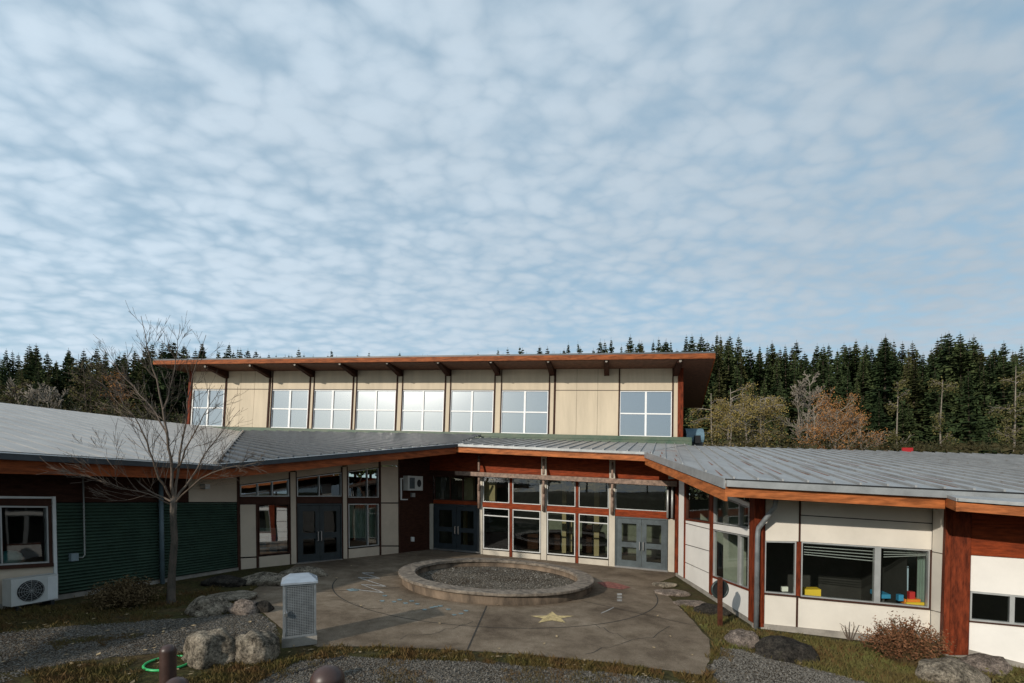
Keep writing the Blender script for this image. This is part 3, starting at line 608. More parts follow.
def roof(poly, pl, m, seam_dir, spacing, th=.10, rib_h=.045, rib_w=.035, streaks=0, planar=True):
    if planar: poly = [Vector((p.x, p.y, pl.z(p.x, p.y))) for p in poly]
    mb = MB(); mb.prism(poly, [p-Vector((0, 0, th)) for p in poly])
    d = Vector((seam_dir[0], seam_dir[1])).normalized(); nn = Vector((-d.y, d.x)); P2 = [(p.x, p.y) for p in poly]
    ks = [nn.x*x+nn.y*y for x, y in P2]; k = math.floor(min(ks)/spacing)*spacing
    segs = []
    while k < max(ks):
        for t0, t1 in clip_line((nn.x*k, nn.y*k), (d.x, d.y), P2):
            if t1-t0 < .15: continue
            a = Vector((nn.x*k+d.x*t0, nn.y*k+d.y*t0)); b = Vector((nn.x*k+d.x*t1, nn.y*k+d.y*t1)); segs.append((a, b))
            q = nn*rib_w/2; Z = lambda p: pl.z(p.x, p.y)
            lo = [Vector((*(v), Z(v)+.002)) for v in (a-q, a+q, b+q, b-q)]; mb.prism(lo, [p+Vector((0, 0, rib_h)) for p in lo])
        k += spacing
    o = mb.build('roof', m, BLD)
    mb = MB(); mb.prism([p-Vector((0, 0, th+.004)) for p in poly], [p-Vector((0, 0, th+.06)) for p in poly]); mb.build('soffit', 'soffit', BLD)
    if streaks:
        sm = MB(); rr = random.Random(4)
        for a, b in segs:
            if rr.random() < .9:
                L = (b-a); t0 = rr.uniform(.02, .12); ln = rr.uniform(.8, 2.6)/max(L.length, .1); off = nn*rr.uniform(.04, .2)
                w0 = nn*rr.uniform(.01, .03)
                for q in range(2):
                    t1 = t0+ln*rr.uniform(.6, 1); p, q2 = a+L*t0+off, a+L*t1+off+nn*.02
                    sm.face([Vector((*v, pl.z(v.x, v.y)+.004+.002*q)) for v in (p-w0, p+w0, q2+w0*.3, q2-w0*.3)]); t0 += rr.uniform(.1, .4); off = nn*rr.uniform(.04, .3)
        sm.build('rust_stain', 'rust_streak', o)
    return o
Ecor = at(725, 478.5, 9.75); Rr = at(945, 489, 8.77); Icor = at(645, 452, 17.5)
PR = Plane(Ecor, Rr, Icor)
ed = (Rr-Ecor).normalized(); Rfar = Ecor+ed*9.5
ridge0, ridge1 = PR.pt(690, 445.6), PR.pt(1024, 455.4); rd = (ridge1-ridge0).normalized(); ridge2 = ridge1+rd*8
Kcor = at(455.5, 444, 19.96); Dtop = at(482, 437.9, 25.75)
PCN = Plane(Icor, Kcor, at(640, 442.5, 24.1))
clr = WU.pt(690, 444.6, -.02)
poly_r = [Icor, Ecor, Rfar, ridge2, ridge1, ridge0, clr]
roof(poly_r, PR, 'roof_right', (.333, 1), .46, rib_h=.045, streaks=1)
roof([Kcor, Icor, clr, Dtop], PCN, 'roof_right', (.333, 1), .46)
bend = Vector((-8.29, 12.85, 3.67)); Ctop = at(243, 431.5, 28.3)
PD = Plane(bend, Kcor, Ctop)
sd0, sd1 = PD.pt(300, 440), PD.pt(400, 453)
roof([bend, Kcor, Dtop, WU.pt(243, 430.5, -.02)], PD, 'roof_dark', (sd1.x-sd0.x, sd1.y-sd0.y), .46, rib_h=.07, rib_w=.06, planar=False)
wd = Vector((-.95, .314)); pe = Vector((.314, .95))
PL = Plane(bend, bend+Vector((pe.x, pe.y, 0)), bend+Vector((wd.x, wd.y, .23)))
eL = bend-Vector((pe.x, pe.y, 0))*13
ra, rb = PL.pt(0, 402.5), PL.pt(190, 424.6); rdl = (rb-ra).normalized()
roof([eL, bend, PL.pt(243, 431.5), PL.pt(205, 426.2), rb, ra, ra-rdl*9], PL, 'roof_left', (wd.x, wd.y), .46, rib_h=.006, rib_w=.02)
# hip flashing between the two left roofs
mb = MB(); mb.tube([bend+Vector((0, 0, .04)), Ctop+Vector((0, 0, .04))], .06, 6); mb.build('hip_flashing', 'roof_left', BLD)
# back slopes so the ridges are solid
mb = MB(); mb.face([ridge0, ridge1, ridge2, ridge2+Vector((3, 8, -2)), ridge0+Vector((3, 8, -2))]); mb.face([ra-rdl*9, ra, rb, rb+Vector((-8, 4, -2)), ra-rdl*9+Vector((-8, 4, -2))]); mb.build('roof', 'roof_left', BLD)
# fascias, flashings, gutters
def vz(z): return Vector((0, 0, z))
def fascia(A, B, z0, h, m, name='fascia', t=.05, side=1):
    mb = MB(); mb.beam(A+vz(z0), B+vz(z0), h, t, side=side); return mb.build(name, m, BLD)
out_c = Vector((-.3, -.95, 0))*.02
fascia(Kcor, Icor, -.10, .25, 'orange_wood', side=-1); fascia(Kcor+out_c, Icor+out_c, .0, .096, 'flash', 'flashing', .06, -1)
fascia(Icor, Ecor, -.24, .24, 'orange_wood', side=-1); fascia(Icor+Vector((-.03, 0, 0)), Ecor+Vector((-.03, 0, 0)), .01, .22, 'flash', 'flashing', .05, -1)
fascia(Ecor+vz(0), Rr+vz(0), -.165, .215, 'orange_wood', side=-1); og = Vector((-.25, -.97, 0))
fascia(Ecor+og*.1+ed*.02, Rfar+og*.1, -.035, .135, 'flash', 'gutter', .09, -1)
mb = MB(); mb.beam(Ecor+og*.012, Rfar+og*.012, .03, .012, side=-1); mb.build('eave_shadow_strip', 'black', BLD)  # black strip drawn in for the shadow line below the roof edge
fr0 = at(947, 495.4, 8.70); fr1 = at(956, 499.5, 8.30); fr2 = at(1024, 504.4, 7.85); fr2 = fr1+(fr2-fr1)*3
fascia(Rr+og*.01+vz(-.165), fr1+vz(-.045), 0, .17, 'orange_wood', side=-1); fascia(fr1, fr2, -.045, .16, 'orange_wood', side=-1)
fascia(fr1+og*.06, fr2+og*.06, .02, .05, 'flash', 'gutter', .07, -1)
mb = MB(); pq = [Rr+vz(-.1), fr1+vz(.03), fr2+vz(.03), Rfar+vz(-.06)]; mb.prism(pq, [p-vz(.06) for p in pq]); mb.build('roof', 'roof_right', BLD)
ol = Vector((.82, -.57, 0))
fascia(bend, Kcor, -.16, .25, 'rust_fascia', side=1); fascia(bend+ol*.09, Kcor+ol*.03, .015, .15, 'gutter', 'gutter', .085, 1)
ol1 = Vector((.95, -.314, 0))
fascia(eL, bend, -.16, .26, 'rust_fascia', side=1); fascia(eL+ol1*.11, bend+ol1*.11, -.03, .13, 'gutter', 'gutter', .10, 1)
mb = MB(); mb.beam(eL+ol1*.211+vz(-.022), bend+ol1*.211+vz(-.022), .022, .012, side=1); mb.build('gutter_lip', 'white_frame', BLD)
mb = MB(); mb.beam(bend+ol*.178+vz(.02), Kcor+ol*.118+vz(.02), .022, .012, side=1); mb.build('gutter_lip', 'white_frame', BLD)
mb = MB(); mb.beam(eL+ol1*.06+vz(.0), bend+ol1*.06+vz(.0), .03, .02, side=1); mb.build('eave_shadow_strip', 'black', BLD)  # black strip stands for the shade between roof edge and gutter
# ---- clerestory hall
joint_y = LR(205, 683, 389.0, 390.6); wbt = LR(205, 672, 426.0, 437.0); wtp = lambda x: joint_y(x)+.6
ctop = LR(190, 683, 365, 362)
WINS = [(191.5, 223.6), (271, 308.0), (313.0, 351.4), (355.8, 395.4), (401.8, 443.8), (450.2, 493.4), (501.2, 548.2), (619.6, 672)]
GAPS = [(190.2, 191.3, 0), (225.6, 267.4, 1), (269.4, 270.4, 0), (309.2, 312.2, 0), (352.4, 355.0, 0), (396.4, 401, 0), (444.8, 449.2, 0), (494.6, 500.2, 0), (549.4, 553.4, 0), (555.4, 618.4, 1), (673.4, 677.6, 0)]
def up_panels(mb):
    xs = sorted([a for a, b, c in GAPS]+[b for a, b, c in GAPS])
    for a, b, k in GAPS:
        if k:
            n = 3
            for i in range(n):
                c, d = a+(b-a)*i/n+.12, a+(b-a)*(i+1)/n-.12
                panel(mb, WU, c, d, ctop, lambda x: joint_y(x)-.3, 0); panel(mb, WU, c, d, lambda x: joint_y(x)+.4, wbt, 0)
        else: panel(mb, WU, a, b, ctop, wbt, 0)
    for a, b in WINS: panel(mb, WU, a, b, ctop, lambda x: joint_y(x)-.2, 0)
wallpart('clerestory_wall', 'tan', up_panels)
wallpart('wall_joint', 'joint', lambda mb: (panel(mb, WU, 224, 268, ctop, wbt, -.03, .04), panel(mb, WU, 553.6, 619, ctop, wbt, -.03, .04)))
def up_trim(mb):
    for x in (224.6, 268.4, 308.6, 352, 396, 444.4, 494, 548.8, 554.4, 619.0, 672.8): panel(mb, WU, x-.55, x+.55, ctop, wbt, .05, .1)
    for x in (270.7, 312.6, 355.4, 401.4, 449.7, 500.7): panel(mb, WU, x-.35, x+.35, ctop, wbt, .05, .1)
wallpart('wall_trim', 'trim', up_trim)
for a, b in WINS: window(WU, a+.2, b-.2, wtp, wbt, .0, .7, (.5,), (.5,), 'white_frame', 'glass_sky', bw=1.8 if a > 230 else 1.4)
wallpart('corner_post', 'red_wood', lambda mb: (panel(mb, WU, 677.8, 683.2, ctop, LR(677, 684, 438, 438.4), .07, .3), panel(mb, WU, 187, 190, ctop, 430, .07, .3)))
wallpart('base_flashing', 'green_flash', lambda mb: (panel(mb, WU, 196, 692, LR(205, 690, 426.2, 437.3), LR(205, 690, 430.4, 441), .16, .2), panel(mb, WU, 196, 692, LR(205, 690, 430.6, 441.2), LR(205, 690, 434, 446.6), .24, .3)))
bk = Vector((.34, .94, 0)).normalized()
UL, UR = WU.pt(188, 428, -.1), WU.pt(682.6, 440, -.1)
def ubox():
    zt = lambda p: p.z
    a, b = WU.pt(188.5, 440, -.12), WU.pt(682.4, 447, -.12); a2, b2 = WU.pt(188.5, 368, -.12), WU.pt(682.4, 362, -.12); D = bk*12
    mb = MB(); mb.face([b, b+D, b2+D, b2]); mb.face([a, a2, a2+D, a+D]); mb.face([a+D, a2+D, b2+D, b+D]); mb.build('clerestory_wall', 'dark_wood', BLD)
    mb = MB(); k = -WU.n*4; mb.face([a+k, b+k, b2+k, a2+k]); mb.face([a+k*.02, b+k*.02, b+k, a+k]); mb.build('interior_wall', 'interior', BLD)
ubox()
mat('hall_fascia', (.24, .07, .022), .65, .5, 4, .2, 20, stretch=(.5, .5, 3), spec=.15)
RO = 1.75
def uroof():
    fl, fr = WU.pt(153, 359.4, RO), WU.pt(716, 351.2, RO)
    WU_lean = WU.lean; D = bk*13.5
    # undo lean for the roof edge ends
    WU.lean = (0, 0); fl, fr = WU.pt(153, 359.2, RO), WU.pt(715.4, 351.4, RO); WU.lean = WU_lean
    poly = [fl, fr, fr+D, fl+D]
    mb = MB(); mb.prism(poly, [p-vz(.08) for p in poly]); mb.build('roof', 'roof_dark', BLD)
    mb = MB(); lo = [p-vz(.084)+WU.n*(-.07 if i < 2 else 0) for i, p in enumerate(poly)]; mb.prism(lo, [p-vz(.26) for p in lo]); mb.build('soffit', 'soffit', BLD)
    mb = MB(); mb.beam(fl-vz(.084), fr-vz(.084), .24, .06, side=-1); o = mb.build('fascia', 'hall_fascia', BLD)
    mb = MB(); mb.beam(fr-vz(.084), fr+D-vz(.084), .26, .06, side=-1); mb.build('fascia', 'rust_fascia', BLD)
    # rafter ends carrying the eave
    for x in (224.6, 267.6, 310.5, 353.5, 398.6, 447, 497, 551.2, 606, 675.4):
        mb = MB(); t = WU.pt(x, 366+(x-224)*-.004, 0); nn = WU.n
        s_ = WU.d*.13; top = fl.z+(fr.z-fl.z)*((x-153)/562)-.345
        A = Vector((t.x, t.y, top)); 
        pr = [A-s_-nn*.1, A-s_+nn*(RO-.18), A-s_+nn*(RO-.18)-vz(.14), A-s_+nn*.12-vz(.42), A-s_-nn*.1-vz(.42)]
        mb.prism(pr, [p+s_*2 for p in pr]); rf = mb.build('rafter', 'dark_wood', BLD)
        c = MB(); e = A+nn*(RO-.16)-vz(.09); c.tube([e, e+nn*.06], .065, 8); c.build('rafter_cap', 'concrete', rf)
uroof()

# ------------------------------------------------------------------ round raised basin in the courtyard
def basin():
    c = Vector((PC.x, PC.y, g(PC.x, PC.y))); sh = lambda mb: [(x, y, z-TILT*(x-PC.x)) for x, y, z in mb.v]
    t = thing('round_basin', 'large round raised concrete basin filled with gravel in the courtyard', 'basin', c)
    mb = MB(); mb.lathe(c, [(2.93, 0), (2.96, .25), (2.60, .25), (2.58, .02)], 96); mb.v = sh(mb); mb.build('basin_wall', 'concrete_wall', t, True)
    mb = MB(); mb.lathe(c, [(2.54, .253), (3.03, .253), (3.045, .27), (3.04, .325), (3.02, .335), (2.56, .335), (2.545, .325), (2.54, .253)], 128)
    for i, (x, y, z) in enumerate(mb.v):
        w = noise.noise(Vector((x*2.2, y*2.2, 1)))*.012+noise.noise(Vector((x*9, y*9, 4)))*.006; mb.v[i] = (x, y, z+w*(1 if z-c.z > .3 else 0))
    mb.v = sh(mb); mb.build('basin_cap', 'concrete_rim', t)
    mb = MB(); rr = random.Random(5); N = 64
    mb.v.append((c.x, c.y, c.z+.06)); 
    for k in range(N): mb.v.append((c.x+2.59*math.cos(2*math.pi*k/N), c.y+2.59*math.sin(2*math.pi*k/N), c.z+.08))
    for k in range(N): mb.f.append((0, 1+k, 1+(k+1) % N))
    mb.v = sh(mb); o = mb.build('gravel_fill', 'gravel', t)
basin()

# ------------------------------------------------------------------ chalk on the paving
def chalk():
    def flat(name, label, polys, m, dz=.02):
        mb = MB()
        for p in polys: mb.face([gp(x, y, dz) for x, y in p])
        o = mb.build(name, m); ctr = gp(*polys[0][0]); return tag(recenter(o, ctr), label, 'chalk drawing')
    st = []
    for k in range(10):
        a = R(-90+36*k); r = 1 if k % 2 == 0 else .42
        st.append((552+23*r*math.cos(a), 618.5+6.2*r*math.sin(a)))
    flat('chalk_star', 'yellow chalk star drawn on the paving in front of the round basin', [[st[i] for i in range(10)]], 'chalk_yellow')
    def line(pts, w): return [[(x0, y0-w/2), (x0, y0+w/2), (x1, y1+w/2), (x1, y1-w/2)] for (x0, y0), (x1, y1) in zip(pts, pts[1:])]
    flat('chalk_zigzag', 'white chalk zigzag line on the paving left of the round basin', line([(354, 590), (384, 593.5), (361, 585), (386, 587), (358, 578), (380, 579), (362, 573.5), (374, 573.6)], .8), 'chalk_white')
    rr = random.Random(2); ft = []
    for k in range(15):
        x = 380+k*6.2+rr.uniform(-2, 2); y = 598+k*1.2+rr.uniform(-3.5, 4)
        ft.append([(x-2.6, y-.4), (x-.8, y+.8), (x+2.4, y+.5), (x+2.6, y-.5), (x, y-.8)])
    flat('chalk_footprints', 'pale blue chalk footprints trailing along the front left of the round basin', ft, 'chalk_blue')
    flat('chalk_smudge', 'red and pink chalk smudge on the paving right of the round basin', [[(597, 583), (606, 588), (622, 590), (631, 588), (620, 584.5), (608, 582)]], 'chalk_red')
    flat('chalk_ladder', 'small white chalk ladder marks on the paving near the right doors', [[(617, 594), (617, 596), (622, 596), (622, 594)], [(617, 597), (617, 599), (622, 599), (622, 597)], [(617, 600), (617, 602), (622, 602), (622, 600)]]+line([(601, 614), (608, 611), (614, 608)], 1), 'chalk_white')
    flat('chalk_patch', 'small blue chalk patch on the paving beside the white zigzag', [[(346, 590), (350, 592), (358, 591.4), (360, 590), (352, 589)]], 'chalk_blue')
chalk()

# ------------------------------------------------------------------ boulders
def boulder(px, py, wpx, hpx, label, m='rock', depth=1.0, seed=1, flat=0.0, name='boulder', rot=0, group='boulders and stones round the courtyard'):
    base = gp(px, py); s = base.y/F; rx, rz, ry = wpx*s/2, hpx*s*.62, wpx*s/2*depth
    import bmesh
    bm = bmesh.new(); bmesh.ops.create_icosphere(bm, subdivisions=4, radius=1)
    off = Vector((seed*7.3, seed*3.1, seed*1.7)); ca, sa = math.cos(rot), math.sin(rot)
    for v in bm.verts:
        p = v.co.copy(); d = noise.noise(p*1.1+off)*.34+noise.noise(p*2.6+off)*.17+abs(noise.noise(p*5+off))*.12+noise.noise(p*11+off)*.045
        # facet: clamp along a few random planes
        p = p*(1+d)
        for k in range(8):
            q = Vector((noise.noise(off+Vector((k*3.1, 0, 0))), noise.noise(off+Vector((0, k*5.7, 0))), noise.noise(off+Vector((0, 0, k*2.3)))))
            if q.length > .01:
                q.normalize(); e = p.dot(q)-.84
                if e > 0: p -= q*e*.75
        if flat and p.z > flat: p.z = flat+(p.z-flat)*.15
        p.z = max(p.z, -.45)
        x, y = p.x*rx, p.y*ry
        v.co = Vector((x*ca-y*sa, x*sa+y*ca, (p.z+.28)*rz))
    me = bpy.data.meshes.new(name); bm.to_mesh(me); bm.free(); me.materials.append(MATS[m]); me.polygons.foreach_set('use_smooth', [True]*len(me.polygons))
    o = bpy.data.objects.new(name, me); COL.objects.link(o); o.location = base*((base.y+ry*.7)/base.y); o.location.z = g(o.location.x, o.location.y); return tag(o, label, 'boulder', group)
boulder(212, 667, 52, 42, 'big rounded pale grey boulder next to the brown bollard, left of a similar one', 'rock', .9, 1.3)
boulder(257, 664, 45, 38, 'rounded boulder with a dark shaded right side beside the steel cage locker', 'rock', .9, 2.6)
boulder(209, 616, 45, 21, 'low lichen speckled boulder on the left edge of the gravel near the bare tree', 'rock', .9, 3.4)
boulder(245, 615, 29, 17, 'pinkish pale angular rock in front of the flat slab', 'rock_pale', .9, 4.2)
boulder(263, 613, 20, 13, 'small dark brown stone between the pinkish rock and the cage locker', 'rock_dark', .9, 5.5)
boulder(235, 602, 46, 14, 'flat topped grey stone slab behind the low boulders', 'rock', .8, 6.1, flat=.25, name='stone_slab')
boulder(266, 586, 60, 14, 'long grey rock lying against the wall under the beige panel', 'rock', .5, 7.7)
boulder(305, 577, 46, 12, 'low grey mossy rock in the bed beside the left double door', 'rock', .5, 8.2)
boulder(225, 587, 44, 12, 'dark low rock at the foot of the green siding right of the bare tree', 'rock_dark', .6, 9.4)
boulder(741, 647, 33, 19, 'pinkish mottled boulder at the foot of the red corner post', 'rock_pale', .9, 10.3)
boulder(787, 661, 62, 22, 'long smooth dark boulder lying on the grass by the right wing', 'rock_dark', .7, 11.9)
boulder(948, 688, 58, 30, 'mossy dark boulder with a pale top below the brown bush', 'rock', .8, 12.4)
boulder(980, 675, 44, 22, 'flattish pinkish rock at the base of the red timber pier', 'rock_pale', .7, 13.8)
boulder(689, 607, 30, 8, 'flat pale stepping stone nearest the post with the black disc', 'rock_pale', .8, 14.6, flat=.3, name='flat_stone')
boulder(673, 596, 32, 8, 'flat pale stone in the middle of the row along the white side wall', 'rock_pale', .8, 15.2, flat=.3, name='flat_stone')
boulder(664, 587, 24, 6, 'smallest flat stone of the row, just in front of the right double door', 'rock', .8, 16.7, flat=.3, name='flat_stone')
boulder(712, 616, 34, 12, 'grey earthy rock half buried against the white side wall foundation', 'rock_dark', .7, 17.1)

# ------------------------------------------------------------------ cage locker
def cage():
    b0, b1 = gp(282.5, 645.5), gp(317, 646.5); c = gp(299.5, 646.5)+Vector((-.12, .27, 0)); c.z = g(c.x, c.y); wd_ = .535
    t = thing('cage_locker', 'tall grey perforated steel cage locker with sloping lid standing on a concrete plinth', 'locker', c)
    rz = R(24.5); dd = .58
    mb = MB(); mb.box((c.x, c.y, c.z), wd_+.03, dd+.02, .15, rz); mb.build('plinth', 'concrete', t)
    w = wd_; z0, z1 = c.z+.152, c.z+1.09; ca, sa = math.cos(rz), math.sin(rz)
    P = lambda x, y, z: Vector((c.x+x*ca-y*sa, c.y+x*sa+y*ca, z))
    mb = MB(); 
    mb.box((c.x, c.y+.02, z0), w-.10, dd-.10, z1-z0, rz); mb.build('inner_case', 'mesh_back', t)
    mb = MB(); a, b = w/2, dd/2
    for x in (-a+.02, a-.02):
        for y in (-b+.02, b-.02): q = P(x, y, z0); mb.box(q, .04, .04, z1-z0, rz)
    for y in (-b+.02, b-.02):
        q = P(0, y, z0); mb.box(q, w-.082, .036, .04, rz); mb.box((q.x, q.y, z1-.04), w-.082, .036, .04, rz)
    for x in (-a+.02, a-.02):
        q = P(x, 0, z0); mb.box(q, .036, dd-.082, .04, rz); mb.box((q.x, q.y, z1-.04), .036, dd-.082, .04, rz)
    mb.build('cage_frame', 'galv', t)
    mb = MB(); nx, nz = 17, 30                                # expanded mesh front and right side
    for i in range(1, nx): q = P(-a+.03+(w-.06)*i/nx, -b+.015, z0+.04); mb.box(q, .011, .010, z1-z0-.08, rz)
    for i in range(1, nz): q = P(0, -b+.016, z0+.04+(z1-z0-.08)*i/nz); mb.box((q.x, q.y, q.z-.006), w-.09, .009, .011, rz)
    for i in range(1, nx): q = P(a-.015, -b+.03+(dd-.06)*i/nx, z0+.04); mb.box(q, .010, .011, z1-z0-.08, rz)
    for i in range(1, nz): q = P(a-.016, 0, z0+.04+(z1-z0-.08)*i/nz); mb.box((q.x, q.y, q.z-.006), .009, dd-.09, .011, rz)
    mb.build('mesh_panel', 'galv', t)
    mb = MB(); z2 = z1+.075; e = .03
    mb.prism([P(-a-e, -b-e, z1), P(a+e, -b-e, z1), P(a+e, b+e, z1), P(-a-e, b+e, z1)], [P(-a-e, -b-e, z1+.03), P(a+e, -b-e, z1+.03), P(a+e, b+e, z1+.03), P(-a-e, b+e, z1+.03)])
    mb.prism([P(-a-e+.002, -b-e+.002, z1+.031), P(a+e-.002, -b-e+.002, z1+.031), P(a+e-.002, b+e, z1+.031), P(-a-e+.002, b+e, z1+.031)], [P(-a*.62, b*.72, z2+.03), P(a*.56, b*.72, z2+.03), P(a*.56, b, z2+.03), P(-a*.62, b, z2+.03)])
    mb.build('lid', 'lid_steel', t)
    mb = MB(); q = P(-a+.05, -b-.03, z0+.40); mb.box(q, .05, .05, .06, rz); mb.tube([q+Vector((-.02, 0, .06)), q+Vector((0, 0, .11)), q+Vector((.02, 0, .06))], .008, 6); mb.build('padlock', 'steel', t)
mat('mesh_back', (.07, .085, .09), .7, .3, 4); mat('lid_steel', (.34, .38, .42), .45, .15, 5, metal=.4)
cage()
# ------------------------------------------------------------------ bollards, hoop, disc post
def bollard(px, ytop, Y, r, label):
    top = at(px, ytop, Y); z0 = g(top.x, top.y); h = top.z-z0
    mb = MB(); prof = [(r*1.0, -.1), (r, h-r*1.0)]+[(r*math.cos(a), h-r*.9+r*.9*math.sin(a)) for a in [R(k*9) for k in range(1, 10)]]+[(.002, h)]
    mb.lathe((top.x, top.y, z0), prof, 28); mb.f.append(tuple(range(len(mb.v)-1, len(mb.v)-1, -1))) if False else None
    o = mb.build('bollard', 'bollard', None, True); recenter(o, (top.x, top.y, z0)); return tag(o, label, 'bollard')
bollard(168, 644.5, 5.3, .082, 'slim brown round topped bollard standing in front of the green hoop')
bollard(327.5, 665.5, 3.3, .118, 'brown dome top of a bollard at the bottom edge below the cage locker')
bollard(176, 677.5, 4.2, .10, 'brown dome just peeking over the bottom edge beside the slim bollard')
def hoop():
    c = gp(168, 664.3, .02); mb = MB(); r = .295; pts = [c+Vector((r*math.cos(R(a)), r*math.sin(R(a)), -TILT*r*math.cos(R(a)))) for a in range(0, 361, 10)]
    mb.tube(pts, .019, 8, False); o = mb.build('hoop', 'green_plastic', None, True); recenter(o, c); tag(o, 'bright green plastic hoop lying on the ground behind the slim bollard', 'hoop')
hoop()
def discpost():
    b = gp(720, 627.5); t = thing('disc_post', 'short dark red timber post carrying a round black disc by the white side wall', 'post', b)
    mb = MB(); mb.box(b, .08, .08, 1.16, R(8)); mb.build('post', 'dark_red_post', t)
    c = b+Vector((.03, .07, .87)); n = Vector((.15, -1, 0)).normalized(); u = Vector((1, .15, 0)).normalized()
    mb = MB(); ring = [c+u*(.195*math.cos(R(a)))+vz(.195*math.sin(R(a))) for a in range(0, 361, 12)]
    mb.tube(ring, .03, 8, False); mb.build('disc_rim', 'rim_green', t, True)
    mb = MB(); fr = [c+u*(.18*math.cos(R(a)))+vz(.18*math.sin(R(a)))+n*.012 for a in range(0, 360, 12)]; mb.prism(fr, [p-n*.03 for p in fr]); mb.build('disc', 'rubber', t)
mat('dark_red_post', (.085, .028, .015), .7, .4, 8, spec=.15); mat('rim_green', (.03, .042, .04), .4, .2)
discpost()
# ------------------------------------------------------------------ air conditioners, electrical box, roof unit
def condenser():
    # white outdoor unit standing off the left wall
    b = WL1.pt(32, 606, .42); d, n = WL1.d, WL1.n; z0 = g(b.x, b.y)+.10
    y0 = CZ-(606-HY)/F*b.y
    z0 = WL1.pt(32, 605, .42).z
    L = WL1.pt(9.5, 600, .42); Rt = WL1.pt(56.5, 600, .42); L.z = Rt.z = 0
    wv = (Rt-L); W_ = wv.length; c = (L+Rt)/2; h = .58; D = .30
    t = thing('condenser_unit', 'white outdoor air conditioner condenser with round fan grille under the left window', 'air conditioner', Vector((c.x, c.y, z0)))
    P = lambda u, k, z: L+wv*u-n*k+vz(z0+z)
    mb = MB(); mb.prism([P(0, 0, .04), P(1, 0, .04), P(1, D, .04), P(0, D, .04)], [P(0, 0, h), P(1, 0, h), P(1, D, h), P(0, D, h)]); mb.build('cabinet', 'ac_white', t)
    cc = P(.40, -.012, h*.53)
    mb = MB(); r = .215; u = wv.normalized()
    fr = [cc+u*(r*math.cos(R(a)))+vz(r*math.sin(R(a))) for a in range(0, 360, 12)]; mb.prism(fr, [p-n*.01 for p in fr]); mb.build('fan_opening', 'black', t)
    mb = MB()
    for k in range(1, 6):
        q = r*k/5.5; mb.tube([cc+n*.012+u*(q*math.cos(R(a)))+vz(q*math.sin(R(a))) for a in range(0, 361, 15)], .0028, 4, False)
    for a in range(0, 180, 30): mb.tube([cc+n*.014+u*(r*math.cos(R(a)))+vz(r*math.sin(R(a))), cc+n*.014-u*(r*math.cos(R(a)))-vz(r*math.sin(R(a)))], .004, 4)
    mb.build('fan_grille', 'alu', t)
    mb = MB(); mb.prism([P(.76, -.006, .06), P(.985, -.006, .06), P(.985, 0, .06), P(.76, 0, .06)], [P(.76, -.006, h-.04), P(.985, -.006, h-.04), P(.985, 0, h-.04), P(.76, 0, h-.04)]); mb.build('service_panel', 'pvc', t)
    for uu in (.12, .84):
        mb = MB(); mb.prism([P(uu, 0, -.1), P(uu+.08, 0, -.1), P(uu+.08, D, -.1), P(uu, D, -.1)], [P(uu, 0, .038), P(uu+.08, 0, .038), P(uu+.08, D, .038), P(uu, D, .038)]); mb.build('foot', 'rubber', t)
mat('ac_white', (.50, .50, .47), .5, .08)
condenser()
def wall_ac():
    n = WL3.n; a, b = WL3.pt(408, 483, .28), WL3.pt(423, 483, .28); a.z = b.z = 0
    zt, zb = WL3.pt(415, 476, .28).z, WL3.pt(415, 490.5, .28).z; c = (a+b)/2
    t = thing('wall_air_conditioner', 'small white air conditioner box mounted on the dark brown wall', 'air conditioner', Vector((c.x, c.y, zb)))
    P = lambda p, k, z: p-n*k+vz(z)
    mb = MB(); mb.prism([P(a, 0, zb), P(b, 0, zb), P(b, .27, zb), P(a, .27, zb)], [P(a, 0, zt), P(b, 0, zt), P(b, .27, zt), P(a, .27, zt)]); mb.build('cabinet', 'ac_white', t)
    q0, q1 = a+(b-a)*.12, a+(b-a)*.45
    mb = MB(); mb.prism([P(q0, -.01, zb+.08), P(q1, -.01, zb+.08), P(q1, .0, zb+.08), P(q0, .0, zb+.08)], [P(q0, -.01, zt-.08), P(q1, -.01, zt-.08), P(q1, .0, zt-.08), P(q0, .0, zt-.08)]); mb.build('grille', 'mesh_back', t)
    q0, q1 = a+(b-a)*.6, a+(b-a)*.9
    mb = MB(); r = .17; cc = (q0+q1)/2+n*.004+vz((zt+zb)/2); u = (b-a).normalized(); fr = [cc+u*(r*.8*math.cos(R(k)))+vz(r*math.sin(R(k))) for k in range(0, 360, 15)]; mb.prism(fr, [p-n*.003 for p in fr]); mb.build('fan_opening', 'rubber', t)
    f = WL3; mb = MB()
    for poly in ([(401, 478), (401, 500), (402.2, 500), (402.2, 478)], [(402.3, 478), (402.3, 479), (406, 479), (406, 478)], [(402.3, 499), (402.3, 500), (408, 500), (408, 499)]): f.slab(mb, poly, .05, .05)
    o = mb.build('bracket_frame', 'pvc'); recenter(o, f.pt(401.5, 500, .05)); tag(o, 'thin white angle bracket on the brown wall left of the small air conditioner', 'bracket')
    mb = MB(); f.slab(mb, [(412.4, 493), (412.4, 497), (415.4, 497), (415.4, 493)], .1, .1); o = mb.build('wall_light', 'alu'); recenter(o, f.pt(414, 497, .1)); tag(o, 'little grey light fitting below the small wall air conditioner', 'wall light')
    mb = MB(); f.slab(mb, [(411.6, 537), (411.6, 541.5), (414.4, 541.5), (414.4, 537)], .05, .05); o = mb.build('wall_outlet', 'pvc'); recenter(o, f.pt(413, 541, .05)); tag(o, 'pale outlet cover low on the dark brown wall', 'outlet')
wall_ac()
